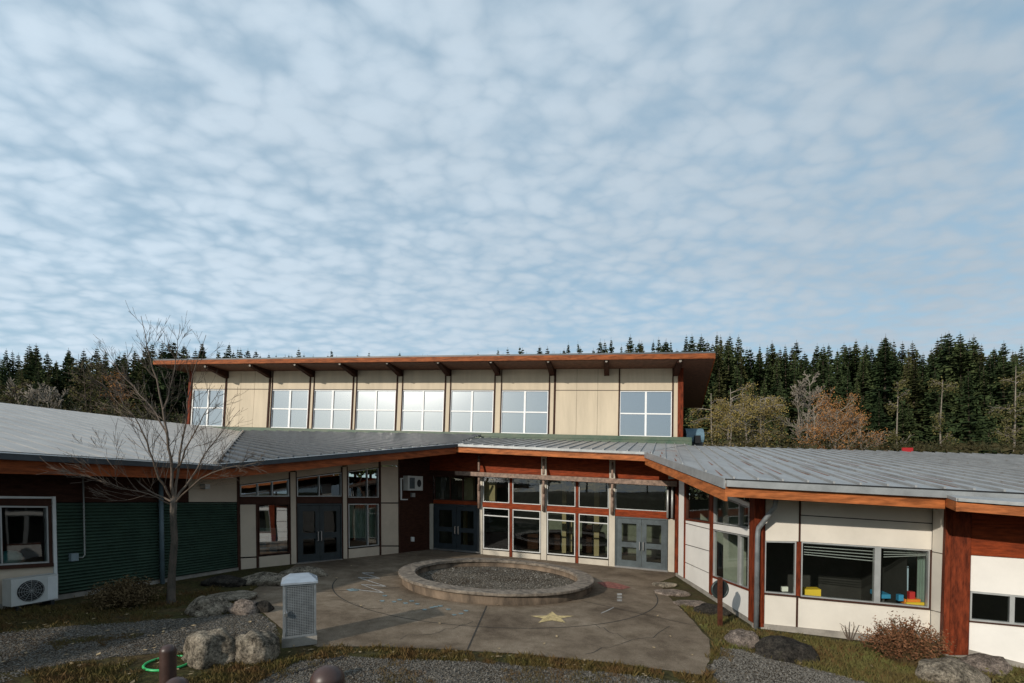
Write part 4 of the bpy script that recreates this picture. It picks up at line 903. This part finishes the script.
def ebox():
    t = thing('electrical_box', 'grey blue electrical box with thin conduit rising up the green siding', 'electrical box', WL1.pt(75, 560, .05))
    mb = MB(); WL1.slab(mb, [(70.8, 553.6), (70.8, 561.4), (78.2, 560.6), (78.2, 553)], .14, .10); mb.build('box', 'box_grey', t)
    mb = MB(); mb.tube([WL1.pt(78.2, 557.5, .09), WL1.pt(82, 557.6, .09), WL1.pt(84.2, 555, .09), WL1.pt(84.2, 540, .09), WL1.pt(84.2, 474, .09)], .017, 6); mb.build('conduit', 'pvc_dim', t, True)
mat('box_grey', (.18, .23, .25), .5, .1); mat('pvc_dim', (.25, .25, .23), .5, .1)
ebox()
def roofunit():
    p = at(692.5, 445, 25.5); t = thing('roof_vent_unit', 'blue grey cylindrical ventilation unit on the roof beside the tall hall', 'ventilation unit', p); s = 25.5/F
    d = Vector((1, -.1, 0)).normalized()
    mb = MB(); a = p+d*(-8*s)+vz(.45); b = p+d*(9*s)+vz(.45); mb.tube([a, b], .46, 20); mb.build('drum', 'hvac_blue', t)
    mb = MB(); mb.box(p+vz(-.4), .9, .7, .5); mb.build('base', 'rubber', t)
    mb = MB(); q = p+Vector((.08, -.45, .05)); mb.box(q, .32, .12, .42); mb.build('outlet', 'black', t)
roofunit()
def ulight():
    mb = MB(); WL1.slab(mb, [(206, 484), (206, 489), (210.6, 489), (210.6, 484)], .22, .2); o = mb.build('wall_light', 'alu'); recenter(o, WL1.pt(208, 489, .1)); tag(o, 'small pale light fitting on the beige panel above the green siding', 'wall light')
ulight()

# ------------------------------------------------------------------ seen through the windows
def inside():
    def blk(name, label, cat, w, x0, x1, yt, yb, off, th, m):
        mb = MB(); w.slab(mb, [(x0, yt), (x0, yb), (x1, yb), (x1, yt)], off, th); o = mb.build(name, m); recenter(o, w.pt((x0+x1)/2, yb, off)); return tag(o, label, cat)
    blk('storage_box', 'yellow plastic box inside on the sill of the large right window', 'box', WR2, 806, 822, 589.5, 597.5, -.3, .3, 'yellow_box')
    blk('toy_tray', 'orange toy tray on the sill at the right end of the large window', 'toy', WR2, 906, 922, 599.4, 604.4, -.3, .2, 'toy_orange')
    blk('toy_truck', 'red toy piled on top of the orange tray behind the window', 'toy', WR2, 911, 916.5, 592, 599, -.34, .12, 'toy_red')
    blk('folded_paper', 'small white paper propped inside the narrow right window', 'paper', WR2, 783, 789, 587, 591.5, -.25, .1, 'paper')
    t = thing('small_table', 'bright blue small table inside the right end of the large window', 'table', WR2.pt(893, 615, -1.2))
    mb = MB(); WR2.slab(mb, [(883, 594.5), (883, 598.5), (903, 598.5), (903, 594.5)], -1.0, .6); mb.build('tabletop', 'toy_blue', t)
    for x in (885, 901):
        mb = MB(); WR2.slab(mb, [(x-.7, 598.7), (x-.7, 620), (x+.7, 620), (x+.7, 598.7)], -1.1, .06); mb.build('leg', 'steel', t)
    blk('notice_sheet', 'tall pale blue sheet hanging inside the large right window', 'poster', WR2, 904, 909.5, 566, 592, -1.0, .02, 'paper_blue')
    blk('toy_bin', 'yellow toy bin under the orange tray behind the large window', 'toy', WR2, 908, 926, 602.5, 606.5, -.24, .05, 'yellow_box')
    mb = MB()
    for k in range(10):
        a, b_ = 918+1.25*k, 918+1.25*(k+1); oa, ob = -.35-.06*(k % 2), -.35-.06*((k+1) % 2)
        mb.face([WR2.pt(a, 553, oa), WR2.pt(a, 606, oa), WR2.pt(b_, 606.5, ob), WR2.pt(b_, 553, ob)])
    o = mb.build('curtain', 'curtain'); recenter(o, WR2.pt(918, 606, -.35)); tag(o, 'pale green curtain gathered at the right end of the large right window', 'curtain')
    blk('toy_block', 'small blue toy block beside the red toy behind the large window', 'toy', WR2, 900, 905, 595, 601, -.32, .12, 'toy_blue')
    # blinds half tangled at the window heads
    def blind(w, win, x0, x1, top, n, sag, lab=None):
        mb = MB(); rr = random.Random(int(x0))
        for k in range(n):
            o = k*2.7; s0, s1 = rr.uniform(-.3, .3), sag*k/n
            A, Bq = w.pt(x0, top(x0)+1.8+o+s0, -.16), w.pt(x1, top(x1)+1.8+o+s1, -.16)
            mb.tube([A, Bq], .012, 4)
        mb.build('blind', 'alu', win)
    blind(WR2, wbig, 804, 874, w2t, 5, 2.5); blind(WR2, wbig, 884, 929, w2t, 4, -6)
    # items in the left wing
    for k, (x, yt, yb, m, lb_) in enumerate(((262, 539, 552.5, 'box_blue', 'teal blue box at the left of the row inside the lower left window'), (273, 535, 552, 'box_blue', 'taller blue box in the middle of the row inside the lower left window'), (283, 539.5, 551.5, 'toy_blue', 'bright blue box at the right of the row inside the lower left window'))):
        blk('storage_box', lb_, 'box', WL2, x-3.5, x+4, yt, yb, -.4, .3, m)
    blk('paper_roll', 'pale cloth draped over the boxes inside the lower left window', 'cloth', WL2, 260, 288, 528, 537, -.5, .1, 'curtain')
    for x0, x1, lb_ in ((350, 366, 'wider pale green curtain inside the window right of the left double door'), (369.5, 378, 'narrow pale green curtain at the right side of the window by the left double door')):
        mb = MB(); n = int((x1-x0)*1.2)
        for k in range(n):
            a, b = x0+(x1-x0)*k/n, x0+(x1-x0)*(k+1)/n; oa, ob = -.3-.05*(k % 2), -.3-.05*((k+1) % 2)
            mb.face([WL2.pt(a, 505, oa), WL2.pt(a, 538, oa), WL2.pt(b, 538, ob), WL2.pt(b, 505, ob)])
        o = mb.build('curtain', 'curtain'); recenter(o, WL2.pt(x0, 538, -.3)); tag(o, lb_, 'curtain')
    c = WL1.pt(8, 558, -.6); mb = MB(); mb.lathe((c.x, c.y, c.z-.17), [(.001, 0), (.12, .02), (.19, .09), (.22, .17), (.19, .25), (.12, .31), (.001, .335)], 20)
    o = mb.build('play_ball', 'teal', None, True); recenter(o, c-vz(.17)); tag(o, 'round teal ball inside the far left window', 'ball')
mat('paper_blue', (.35, .45, .55), .8, .05)
inside()

# ------------------------------------------------------------------ plants
def tw(rng, a): return Vector((rng.uniform(-a, a), rng.uniform(-a, a), rng.uniform(-a, a)))
def limb(mb, rng, p, d, L, r, lvl, P, tips):
    """one branch: a bent tapering tube that throws smaller ones"""
    n = 5 if lvl > 1 else 3; pts = [p.copy()]; rad = [r]; dirs = []
    for k in range(n):
        d = (d+tw(rng, P['wob'])+Vector((0, 0, P['up']))).normalized(); p = p+d*(L/n); pts.append(p.copy()); rad.append(max(P['rmin'], r*(1-.75*(k+1)/n))); dirs.append(d)
    mb.tube(pts, rad, 6 if r > .03 else (4 if r > .012 else 3), False)
    if lvl == 0: tips.append((pts[-1], d)); tips.append((pts[1], d)); return
    for k in range(P['kids'][lvl]):
        t = rng.uniform(.2, 1.0)*n; i = min(n-1, int(t)); q = pts[i].lerp(pts[i+1], t-i); dd = dirs[i]
        ax = dd.orthogonal().normalized(); ax.rotate(Matrix.Rotation(rng.uniform(0, 6.283), 3, dd)); ang = rng.uniform(*P['ang'])
        nd = (dd*math.cos(ang)+ax*math.sin(ang)).normalized()
        limb(mb, rng, q, nd, L*rng.uniform(*P['len']), max(P['rmin'], rad[i]*.55), lvl-1, P, tips)
def bare_tree():
    Y0 = 10.44; b = gp(171, 604); t = thing('bare_tree', 'slender bare deciduous tree with fine branches in front of the left wing', 'tree', b); rng = random.Random(12)
    A = lambda x, y, dy=0: at(x, y, Y0+dy)
    mb = MB(); pts = [b-vz(.1), A(171, 598), A(172, 570), A(174.5, 540, -.05), A(173, 515), A(174, 498)]; mb.tube(pts, [.12, .088, .074, .068, .064, .066], 12); mb.build('trunk', 'bark', t, True)
    limbs = [([(174, 499, 0), (171, 460, -.05), (165, 420, -.1), (157, 380, -.1), (147, 345, -.15), (141, 316, -.2)], .062), ([(175, 499, 0), (180, 455, .15), (186, 415, .3), (193, 375, .35), (206, 335, .4)], .05),
             ([(172, 500, 0), (160, 478, -.3), (150, 450, -.6), (140, 425, -.8), (117, 395, -1.0), (96, 380, -1.1)], .045), ([(172, 502, 0), (150, 490, .4), (125, 470, .8), (100, 452, 1.1), (78, 445, 1.3)], .04),
             ([(176, 500, 0), (192, 478, .4), (206, 452, .7), (222, 432, .9), (240, 410, 1.1)], .045), ([(176, 502, 0), (195, 482, -.4), (212, 473, -.7), (235, 466, -.9), (256, 463, -1.0)], .034),
             ([(169, 440, -.05), (158, 415, .2), (140, 395, .4), (120, 372, .6), (104, 350, .7)], .035), ([(178, 470, .1), (190, 440, -.3), (204, 415, -.6), (222, 385, -.8)], .035),
             ([(172, 505, 0), (148, 494, -.4), (118, 486, -.8), (96, 479, -1.0), (80, 474, -1.1)], .026), ([(163, 410, -.1), (172, 380, .2), (178, 350, .4), (180, 325, .5)], .03)]
    mb = MB(); P = {'wob': .10, 'up': .09, 'kids': (0, 3, 4), 'ang': (.3, .65), 'len': (.45, .75), 'rmin': .003}
    for pl, r in limbs:
        pts = [A(*q) for q in pl]
        fine = []
        for a, c in zip(pts, pts[1:]):
            for k in range(3): fine.append(a.lerp(c, k/3)+tw(rng, .025)*(1 if fine else 0))
        fine.append(pts[-1]); n = len(fine); rad = [max(.005, .56*r*(1-.9*k/(n-1))) for k in range(n)]; mb.tube(fine, rad, 7, False)
        for k in range(2, n-1):
            for rep in range(2):
                d = (fine[k+1]-fine[k]).normalized(); ax = d.orthogonal().normalized(); ax.rotate(Matrix.Rotation(rng.uniform(0, 6.28), 3, d)); an = rng.uniform(.4, .85)
                if rng.random() < .75: limb(mb, rng, fine[k], (d*math.cos(an)+ax*math.sin(an)).normalized(), rng.uniform(.5, 1.1)*(1-.6*k/n), max(.005, rad[k]*.4), 2 if rng.random() < .45 else 1, P, [])
    mb.build('branches', 'twig', t)
bare_tree()

def leafquad(mb, p, s, rng, up=.0):
    a = Vector((rng.uniform(-1, 1), rng.uniform(-1, 1), rng.uniform(-1, 1)+up)).normalized(); b = a.orthogonal().normalized(); b.rotate(Matrix.Rotation(rng.uniform(0, 6.28), 3, a)); c = a.cross(b)
    mb.face([p-b*s, p+c*s*.45, p+b*s, p-c*s*.45])
def shrub(px, py, wpx, hpx, m, sm, label, n=60, leaf=.03, seed=1, name='shrub', leaves=14, cat='shrub'):
    b = gp(px, py); s = b.y/F; rx, h = wpx*s/2, hpx*s; rng = random.Random(seed); t = thing(name, label, cat, b)
    mb, lf = MB(), MB()
    for k in range(n):
        a = rng.uniform(0, 6.283); q = rng.random()**.6; e = Vector((math.cos(a)*q*rx, math.sin(a)*q*rx*.8, h*rng.uniform(.55, 1.0)*math.sqrt(max(.12, 1-q*q*.85))))
        st = Vector((e.x*.25, e.y*.25, 0)); pts = [b+st, b+st.lerp(e, .5)+vz(h*.12)+tw(rng, .04), b+e]; mb.tube(pts, [.010, .007, .004], 4, False)
        for j in range(leaves):
            u = rng.uniform(.35, 1.05); p = pts[0].lerp(pts[1], u*2) if u < .5 else pts[1].lerp(pts[2], (u-.5)*2); leafquad(lf, p+tw(rng, .05+.04*leaf/.03), leaf*rng.uniform(.6, 1.3), rng)
    mb.build('stems', sm, t); lf.build('foliage', m, t)
shrub(904, 663, 82, 49, 'shrub_red', 'shrub_brown', 'bushy reddish brown shrub growing against the right wing wall', 150, .024, 3, leaves=42)
shrub(124, 606, 70, 29, 'shrub_brown', 'shrub_brown', 'low dried brown shrub at the foot of the green siding', 130, .028, 4, leaves=34)
shrub(850, 640, 26, 24, 'shrub_brown', 'twig', 'thin dry weed standing against the right wing foundation', 7, .012, 5, 'dry_weed', 4, 'weed')
shrub(1008, 690, 60, 16, 'grass', 'grass', 'tuft of bright green grass beside the flattish pinkish rock at right', 60, .03, 6, 'grass_tuft', 8, 'grass tuft')

# ---- conifers
def conifer_mesh(seed, h=1.0, dense=1.0):
    """unit tall crown & trunk; scaled per tree"""
    rng = random.Random(seed); H = 26.0; Rm = rng.uniform(5.0, 6.6); pw = rng.uniform(.86, 1.1); tb, cb_ = MB(), MB()
    tb.tube([(0, 0, 0), (0, 0, H*.5), (0, 0, H*.93), (0, 0, H*1.0)], [.34, .2, .035, .012], 6, False)
    z = H*.22
    while z < H*.985:
        t = (z-H*.10)/(H*.89); Lm = Rm*(1-t)**pw*rng.uniform(.55, 1.2)+.10; nb = max(6, int((10-3*t)*dense)); a0 = rng.uniform(0, 6.28); k0 = min(1, .18+Lm/2.2)
        for k in range(nb):
            if rng.random() < .08: continue
            a = a0+6.283*k/nb+rng.uniform(-.3, .3); L = Lm*rng.uniform(.55, 1.2); dr = rng.uniform(.05, .30) if t < .75 else rng.uniform(-.5, -.05)
            D = Vector((math.cos(a), math.sin(a), 0)); n = max(2, int(L/.6)); sd = Vector((-D.y, D.x, 0))
            for j in range(n):
                u = (j+.6)/n; p = D*(L*u)+vz(z-dr*L*u*u+rng.uniform(-.1, .1)*k0+.12*L*u)
                wv = (.55*(1-u*.62)+.14)*k0; ln = L/n*1.1
                tip = p+D*ln-vz((.12+.18*u)*k0)
                cb_.face([p-D*.15*k0, p+sd*wv-vz(.22*wv+.05*k0)+D*rng.uniform(-.1, .3)*k0, tip, p-sd*wv-vz(.22*wv+.05*k0)+D*rng.uniform(-.1, .3)*k0])
                if rng.random() < .8:
                    q = p+sd*rng.uniform(-.3, .3)*wv; cb_.face([q-D*.3*k0, q+D*.35*k0, q+D*.25*k0-vz(rng.uniform(.3, .8)*k0), q-D*.2*k0-vz(rng.uniform(.2, .55)*k0)])
        z += (.55 if t < .7 else .30)*rng.uniform(.6, 1.3)
    tm, cm = bpy.data.meshes.new('trunk'), bpy.data.meshes.new('crown')
    tm.from_pydata(tb.v, [], tb.f); cm.from_pydata(cb_.v, [], cb_.f)
    return tm, cm, H
CON = [conifer_mesh(100+k) for k in range(9)]
for i, (tm, cm, H) in enumerate(CON): tm.materials.append(MATS['trunk']); cm.materials.append(MATS['conifer_olive' if i in (2, 6) else 'conifer'])
TOPS = [(-120, 350), (0, 351), (30, 346), (60, 350), (100, 348), (130, 346), (170, 343), (200, 345), (250, 347), (300, 350), (330, 351), (400, 356), (450, 358), (500, 352), (560, 343), (600, 339), (640, 335), (680, 334), (720, 336), (760, 341), (800, 345), (850, 342), (880, 337), (920, 343), (965, 333), (1000, 343), (1150, 342)]
def topy(x):
    for (a, b), (c, d) in zip(TOPS, TOPS[1:]):
        if a <= x <= c: return b+(d-b)*(x-a)/(c-a)
    return 346
def place_conifer(px, yt, Y, k, label, group, sx=1.0):
    P = at(px, yt, Y); z0 = g(P.x, P.y)-.3; tm, cm, H = CON[k % len(CON)]; s = (P.z-z0)/H
    r = bpy.data.objects.new('conifer_tree', None); COL.objects.link(r); r.location = (P.x, P.y, z0); r.scale = (s*sx, s*sx, s); r.rotation_euler = (random.gauss(0, .02), random.gauss(0, .02), random.uniform(0, 6.28)); tag(r, label, 'conifer', group)
    for nm, me in (('trunk', tm), ('crown', cm)): c = bpy.data.objects.new(nm, me); COL.objects.link(c); c.parent = r
LABC = {'l': ('dark conifer in the dense stand rising behind the left wing', 'conifers behind the left wing'), 'm': ('dark conifer whose pointed tip shows above the tall hall roof', 'conifers behind the tall hall'), 'r': ('dark conifer in the dense stand rising behind the right wing', 'conifers behind the right wing')}
def forest():
    rng = random.Random(21); k = 0
    def zone(x): return 'l' if x < 165 else ('m' if x < 700 else 'r')
    for Y, step, dy, jit in ((104, 8, 0, 8), (92, 9.5, 5, 9), (80, 13, 12, 11), (70, 16, 25, 16), (62, 21, 44, 20)):
        x = -60 if Y > 70 else -40
        while x < 1090:
            xx = x+rng.uniform(-.35, .35)*step; zn = zone(xx); k += 1
            yt = topy(xx)+dy+(rng.random()**1.2-.34)*jit*1.7
            if zn == 'm' and (yt > 355 or Y < 90): x += step; continue
            if Y < 70 and zn == 'l' and xx > 140: x += step; continue
            lb, gr = LABC[zn]; place_conifer(xx, yt, Y+rng.uniform(-4, 4), rng.randrange(9), lb, gr, rng.uniform(.72, 1.35)); x += step*rng.uniform(.8, 1.2)
    for px, yt, Y, kk, lb in ((964, 330, 74, 1, 'tallest spire like conifer, its tip highest above the right wing ridge'), (883, 334, 70, 4, 'tall broad conifer with narrow tip in the middle of the right stand'), (951, 332, 80, 3, 'tall narrow conifer just left of the tallest spire like one'), (1003, 340, 66, 7, 'tall olive tinged conifer near the right edge of the picture'), (172, 339, 78, 5, 'tall dark conifer directly behind the top of the bare tree'), (31, 344, 78, 0, 'tall broad conifer standing out above the far left stand')):
        place_conifer(px, yt, Y, kk, lb, None, 1.1)
forest()
# ---- deciduous trees in front of the conifers
def decid(px, ytop, Y, wpx, leafm, bark, label, seed, nleaf=2500, leaf=.12, droop=-.02, stems=3, kids=(0, 4, 5, 5), name='deciduous_tree', rmin=.018, r0=.16):
    P = at(px, ytop, Y); b = Vector((P.x, P.y, g(P.x, P.y))); H = P.z-b.z; rng = random.Random(seed); t = thing(name, label, 'tree', b); mb, lf, tips = MB(), MB(), []
    tr = MB(); wm = wpx*Y/F/2
    Pm = {'wob': .16, 'up': droop, 'kids': kids, 'ang': (.35, .85), 'len': (.38, .6), 'rmin': rmin}
    for k in range(stems):
        a = 6.283*k/stems+rng.uniform(0, 1); e = Vector((math.cos(a)*wm*.28, math.sin(a)*wm*.28, 0)); pts = [b+e*.2, b+e*.5+vz(H*.3), b+e+vz(H*.62)+tw(rng, .3), b+e*1.25+vz(H*rng.uniform(.85, .97))]; tr.tube(pts, [r0, r0*.8, r0*.5, .03], 7, False)
        for j in range(13):
            u = rng.uniform(.28, 1.0); q = pts[1].lerp(pts[2], (u-.28)/.32) if u < .6 else pts[2].lerp(pts[3], min(1, (u-.6)/.4)); an = rng.uniform(0, 6.283); d = Vector((math.cos(an), math.sin(an), rng.uniform(.3, 1.1))).normalized()
            limb(mb, rng, q, d, wm*rng.uniform(.55, 1.0)*(1.15-.5*u), .055*r0/.16, 2, Pm, tips)
    tr.build('trunk', bark, t, True); mb.build('branches', bark, t)
    if leafm and tips:
        for k in range(nleaf):
            p, d = tips[rng.randrange(len(tips))]; leafquad(lf, p+tw(rng, .38)-vz(rng.uniform(0, .5) if droop < 0 else 0), leaf*rng.uniform(.6, 1.4), rng)
        lf.build('crown', leafm, t)
decid(722, 378, 46, 58, 'yellow_leaf', 'pale_bark', 'golden olive weeping tree just right of the tall hall', 31, 8000, .075, -.12, rmin=.012)
decid(755, 384, 48, 66, 'yellow_leaf', 'pale_bark', 'second golden olive weeping tree left of the pale bare tree', 32, 7500, .075, -.12, rmin=.012)
decid(806, 380, 52, 50, None, 'pale_bark', 'pale leafless tree between the golden trees and the rust coloured tree', 33, 0, .1, .08, rmin=.03)
decid(826, 398, 44, 62, 'rust_leaf', 'pale_bark', 'rust orange leaved tree behind the right wing ridge', 34, 7500, .07, .06, rmin=.012)
decid(852, 408, 46, 50, 'rust_leaf', 'pale_bark', 'browner low rust leaved tree right of the bright rust one', 35, 4500, .07, .05, rmin=.012)
decid(1012, 356, 50, 38, 'olive_leaf', 'pale_bark', 'tall thin olive tree with visible pale trunk at the right edge', 36, 2600, .11, -.03, stems=1, r0=.15)
decid(942, 372, 52, 26, 'olive_leaf', 'pale_bark', 'slim olive tree with straight pale trunk in the right stand', 37, 1500, .11, -.03, stems=1, r0=.15)
decid(897, 372, 54, 26, 'olive_leaf', 'pale_bark', 'thin pale trunked tree among the dark conifers right of the rust trees', 38, 1300, .11, -.03, stems=1, r0=.15)
decid(28, 376, 46, 56, None, 'pale_bark', 'grey leafless tree above the ridge at the far left', 39, 0, .1, .08, rmin=.03)
decid(52, 390, 44, 40, None, 'pale_bark', 'smaller grey leafless tree above the left ridge', 40, 0, .1, .08, rmin=.03)
decid(4, 378, 44, 40, 'olive_leaf', 'trunk', 'olive leaved tree at the left edge of the picture', 41, 2200, .12, 0)
decid(92, 362, 58, 44, 'olive_leaf', 'trunk', 'pale olive deciduous crown among the conifers left of the bare tree', 42, 2400, .12, 0)
decid(118, 366, 58, 36, 'rust_leaf', 'trunk', 'brownish deciduous crown among the conifers behind the bare tree', 43, 1500, .11, 0)
decid(120, 404, 46, 60, 'olive_leaf', 'trunk', 'low olive deciduous tree behind the left roof ridge', 44, 2600, .12, 0)
def brush():
    lf, rng = MB(), random.Random(9)
    for k in range(15000):
        px = rng.uniform(690, 1090) if rng.random() < .7 else rng.uniform(-60, 190); Y = rng.uniform(40, 56); base = 446 if px > 400 else 404+px*.115
        P = at(px, base+4-abs(rng.gauss(0, 9 if px < 870 else 4)), Y); leafquad(lf, P, rng.uniform(.06, .15), rng)
        if k % 3 == 0: leafquad(lf, Vector((P.x, P.y, rng.uniform(.3, P.z))), .4, rng)
    tag(lf.build('brush', 'brush_brown'), 'brown and olive brush along the foot of the trees behind the roofs', 'brush', kind='stuff')
brush()
def redsign():
    # red board on two posts beyond the right wing; only its top edge shows over the ridge
    q = at(907.5, 447.7, 30); z0 = g(q.x, q.y); t = thing('red_sign', 'small red board just showing above the right wing ridge', 'sign board', Vector((q.x, q.y, z0)))
    mb = MB(); mb.box((q.x, q.y, q.z-.7), .7, .05, .7); mb.build('board', 'car_red', t)
    for dx in (-.27, .27): mb = MB(); mb.tube([(q.x+dx, q.y+.08, z0), (q.x+dx, q.y+.08, q.z-.05)], .05, 8); mb.build('post', 'trunk', t)
redsign()
# conifers behind the photographer, mirrored in the glass
def behind():
    rng = random.Random(5)
    for k in range(13):
        x = -30+k*6+rng.uniform(-2, 2); y = -34+rng.uniform(-5, 5); tm, cm, H = CON[k % 9]; r = bpy.data.objects.new('conifer_tree', None); COL.objects.link(r); r.location = (x, y, g(x, y)-.3); s_ = rng.uniform(.28, .42); r.scale = (s_, s_, s_)
        tag(r, 'dark conifer standing behind the camera, seen only as a reflection in the windows', 'conifer', 'conifers reflected in the windows')
        for nm, me in (('trunk', tm), ('crown', cm)): c = bpy.data.objects.new(nm, me); COL.objects.link(c); c.parent = r
behind()
# ------------------------------------------------------------------ ground cover
def inpoly(x, y, poly):
    c = False
    for (x0, y0), (x1, y1) in zip(poly, poly[1:]+poly[:1]):
        if (y0 > y) != (y1 > y) and x < (x1-x0)*(y-y0)/(y1-y0)+x0: c = not c
    return c
def scatter(poly, n, rng, fn, thr=-1, sc=.9):
    P = [gp(x, y) for x, y in poly]; Q = [(p.x, p.y) for p in P]; xs = [q[0] for q in Q]; ys = [q[1] for q in Q]; k = 0; tries = 0
    while k < n and tries < n*12:
        tries += 1; x, y = rng.uniform(min(xs), max(xs)), rng.uniform(min(ys), max(ys))
        if inpoly(x, y, Q) and noise.noise(Vector((x*sc, y*sc, 3)))+.35*noise.noise(Vector((x*4, y*4, 7))) > thr: fn(Vector((x, y, g(x, y)))); k += 1
def blade(mb, p, h, rng, lean=.5):
    a = rng.uniform(0, 6.283); w = Vector((math.cos(a), math.sin(a), 0))*h*.07; d = Vector((rng.uniform(-1, 1), rng.uniform(-1, 1), 0))*h*lean
    mb.face([p-w, p+w, p+w*.5+d*.4+vz(h*.6), p+d+vz(h)])
G_RIGHT = [(684, 606), (700, 612), (716, 616), (740, 622), (752, 630), (765, 632), (860, 645), (945, 658), (1060, 676), (1080, 700), (905, 705), (870, 685), (835, 675), (800, 667), (765, 658), (738, 650), (716, 649), (712, 640), (696, 622), (680, 606)]
M_EDGE = [(318, 648.5), (380, 648), (450, 651), (520, 655), (580, 661), (640, 668), (704, 677), (709, 657), (717, 648), (720, 655), (712, 676), (716, 690), (690, 684), (640, 676.5), (540, 667.5), (450, 661.5), (345, 657.5), (300, 662), (262, 681), (225, 706), (160, 706), (60, 706), (22, 673), (62, 665), (130, 656.5), (200, 653), (276, 646)]
M_LEFT = [(-80, 628), (0, 610), (60, 606), (130, 600), (200, 592), (236, 580), (258, 585), (246, 597), (262, 611), (205, 617), (150, 621), (60, 627), (0, 634), (-60, 644)]
def cover():
    rng = random.Random(77)
    mb = MB(); scatter(G_RIGHT, 20000, rng, lambda p: blade(mb, p, rng.uniform(.03, .10), rng), -.35)
    tag(mb.build('grass', 'grass'), 'short green and tan grass along the right wing', 'grass', kind='stuff')
    mb = MB(); scatter(M_EDGE, 20000, rng, lambda p: blade(mb, p, rng.uniform(.02, .075), rng, .8), -.12); scatter([(240, 690), (262, 672), (318, 650), (450, 652), (580, 663), (704, 679), (720, 650), (735, 650), (724, 690)], 5000, rng, lambda p: blade(mb, p, rng.uniform(.02, .06), rng, .8), .18); scatter([(-40, 650), (60, 640), (150, 632), (205, 630), (262, 650), (200, 658), (130, 660), (60, 668), (-20, 676)], 4500, rng, lambda p: blade(mb, p, rng.uniform(.015, .05), rng, .9), .16); scatter(M_LEFT, 9000, rng, lambda p: blade(mb, p, rng.uniform(.02, .08), rng, .8), -.2)
    def tuss(p):
        for k in range(12): blade(mb, p+Vector((rng.gauss(0, .035), rng.gauss(0, .035), 0)), rng.uniform(.04, .13), rng, .6)
    scatter(M_EDGE, 300, rng, tuss, .05); scatter(M_LEFT, 220, rng, tuss, -.1); scatter(G_RIGHT, 300, rng, tuss, -.1)
    tag(mb.build('moss_and_grass', 'moss'), 'brown moss and sparse grass edging the gravel and paving', 'moss', kind='stuff')
    mb = MB()
    def peb(p):
        s = rng.uniform(.006, .016) if rng.random() < .96 else rng.uniform(.015, .035); u = Vector((s*rng.uniform(.7, 1.4), 0, 0)); v = Vector((0, s*rng.uniform(.7, 1.4), 0)); z = vz(s*rng.uniform(.6, 1.0)); p = p+vz(.006)
        i = len(mb.v); mb.v += [tuple(q) for q in (p+u+v*.3, p+v-u*.2, p-u+v*.1, p-v, p+z)]; mb.f += [(i, i+1, i+4), (i+1, i+2, i+4), (i+2, i+3, i+4), (i+3, i, i+4)]
    for poly, n in (([(-40, 637), (60, 627), (150, 621), (205, 617), (255, 611), (268, 618), (280, 634), (276, 645), (200, 652), (130, 655), (60, 664), (0, 684)], 9000), ([(262, 690), (262, 680), (300, 661), (345, 656.5), (450, 661), (540, 667), (640, 676), (690, 684), (690, 690)], 8000), ([(718, 648), (738, 649), (765, 657), (800, 666), (835, 674), (870, 684), (870, 690), (706, 690), (706, 678), (714, 660)], 6000)): scatter(poly, n, rng, peb)
    tag(mb.build('loose_gravel', 'pebble'), 'loose grey gravel stones over the gravel areas', 'gravel', kind='stuff')
    mb = MB()
    for k in range(4500):
        a, q = rng.uniform(0, 6.283), 2.5*math.sqrt(rng.random()); x, y = PC.x+q*math.cos(a), PC.y+q*math.sin(a); p = Vector((x, y, g(x, y)+.075)); n0 = len(mb.v); peb(p)
    tag(mb.build('basin_gravel', 'basin_pebble'), 'loose gravel stones filling the round basin', 'gravel', kind='stuff')
    mb = MB()
    def leaf(p):
        s = rng.uniform(.025, .05); a = rng.uniform(0, 6.28); u = Vector((math.cos(a), math.sin(a), rng.uniform(-.1, .3)))*s; v = Vector((-math.sin(a), math.cos(a), rng.uniform(-.2, .2)))*s*.6; p = p+vz(.03); mb.face([p-u, p+v, p+u, p-v])
    scatter(M_LEFT, 70, rng, leaf); scatter(M_EDGE, 90, rng, leaf); scatter([(0, 640), (200, 625), (270, 620), (270, 645), (0, 670)], 40, rng, leaf); scatter(PAVE, 60, rng, leaf); scatter(G_RIGHT, 30, rng, leaf)
    tag(mb.build('fallen_leaves', 'leaf_litter'), 'scattered pale fallen leaves on the ground', 'fallen leaves', kind='stuff')
mat('basin_pebble', (.24, .22, .19), .85, .8, 25, spec=.15, thr=(.3, .75)); mat('pebble', (.15, .138, .12), .85, .85, 25, spec=.15, thr=(.3, .75))
cover()
bpy.context.view_layer.update()
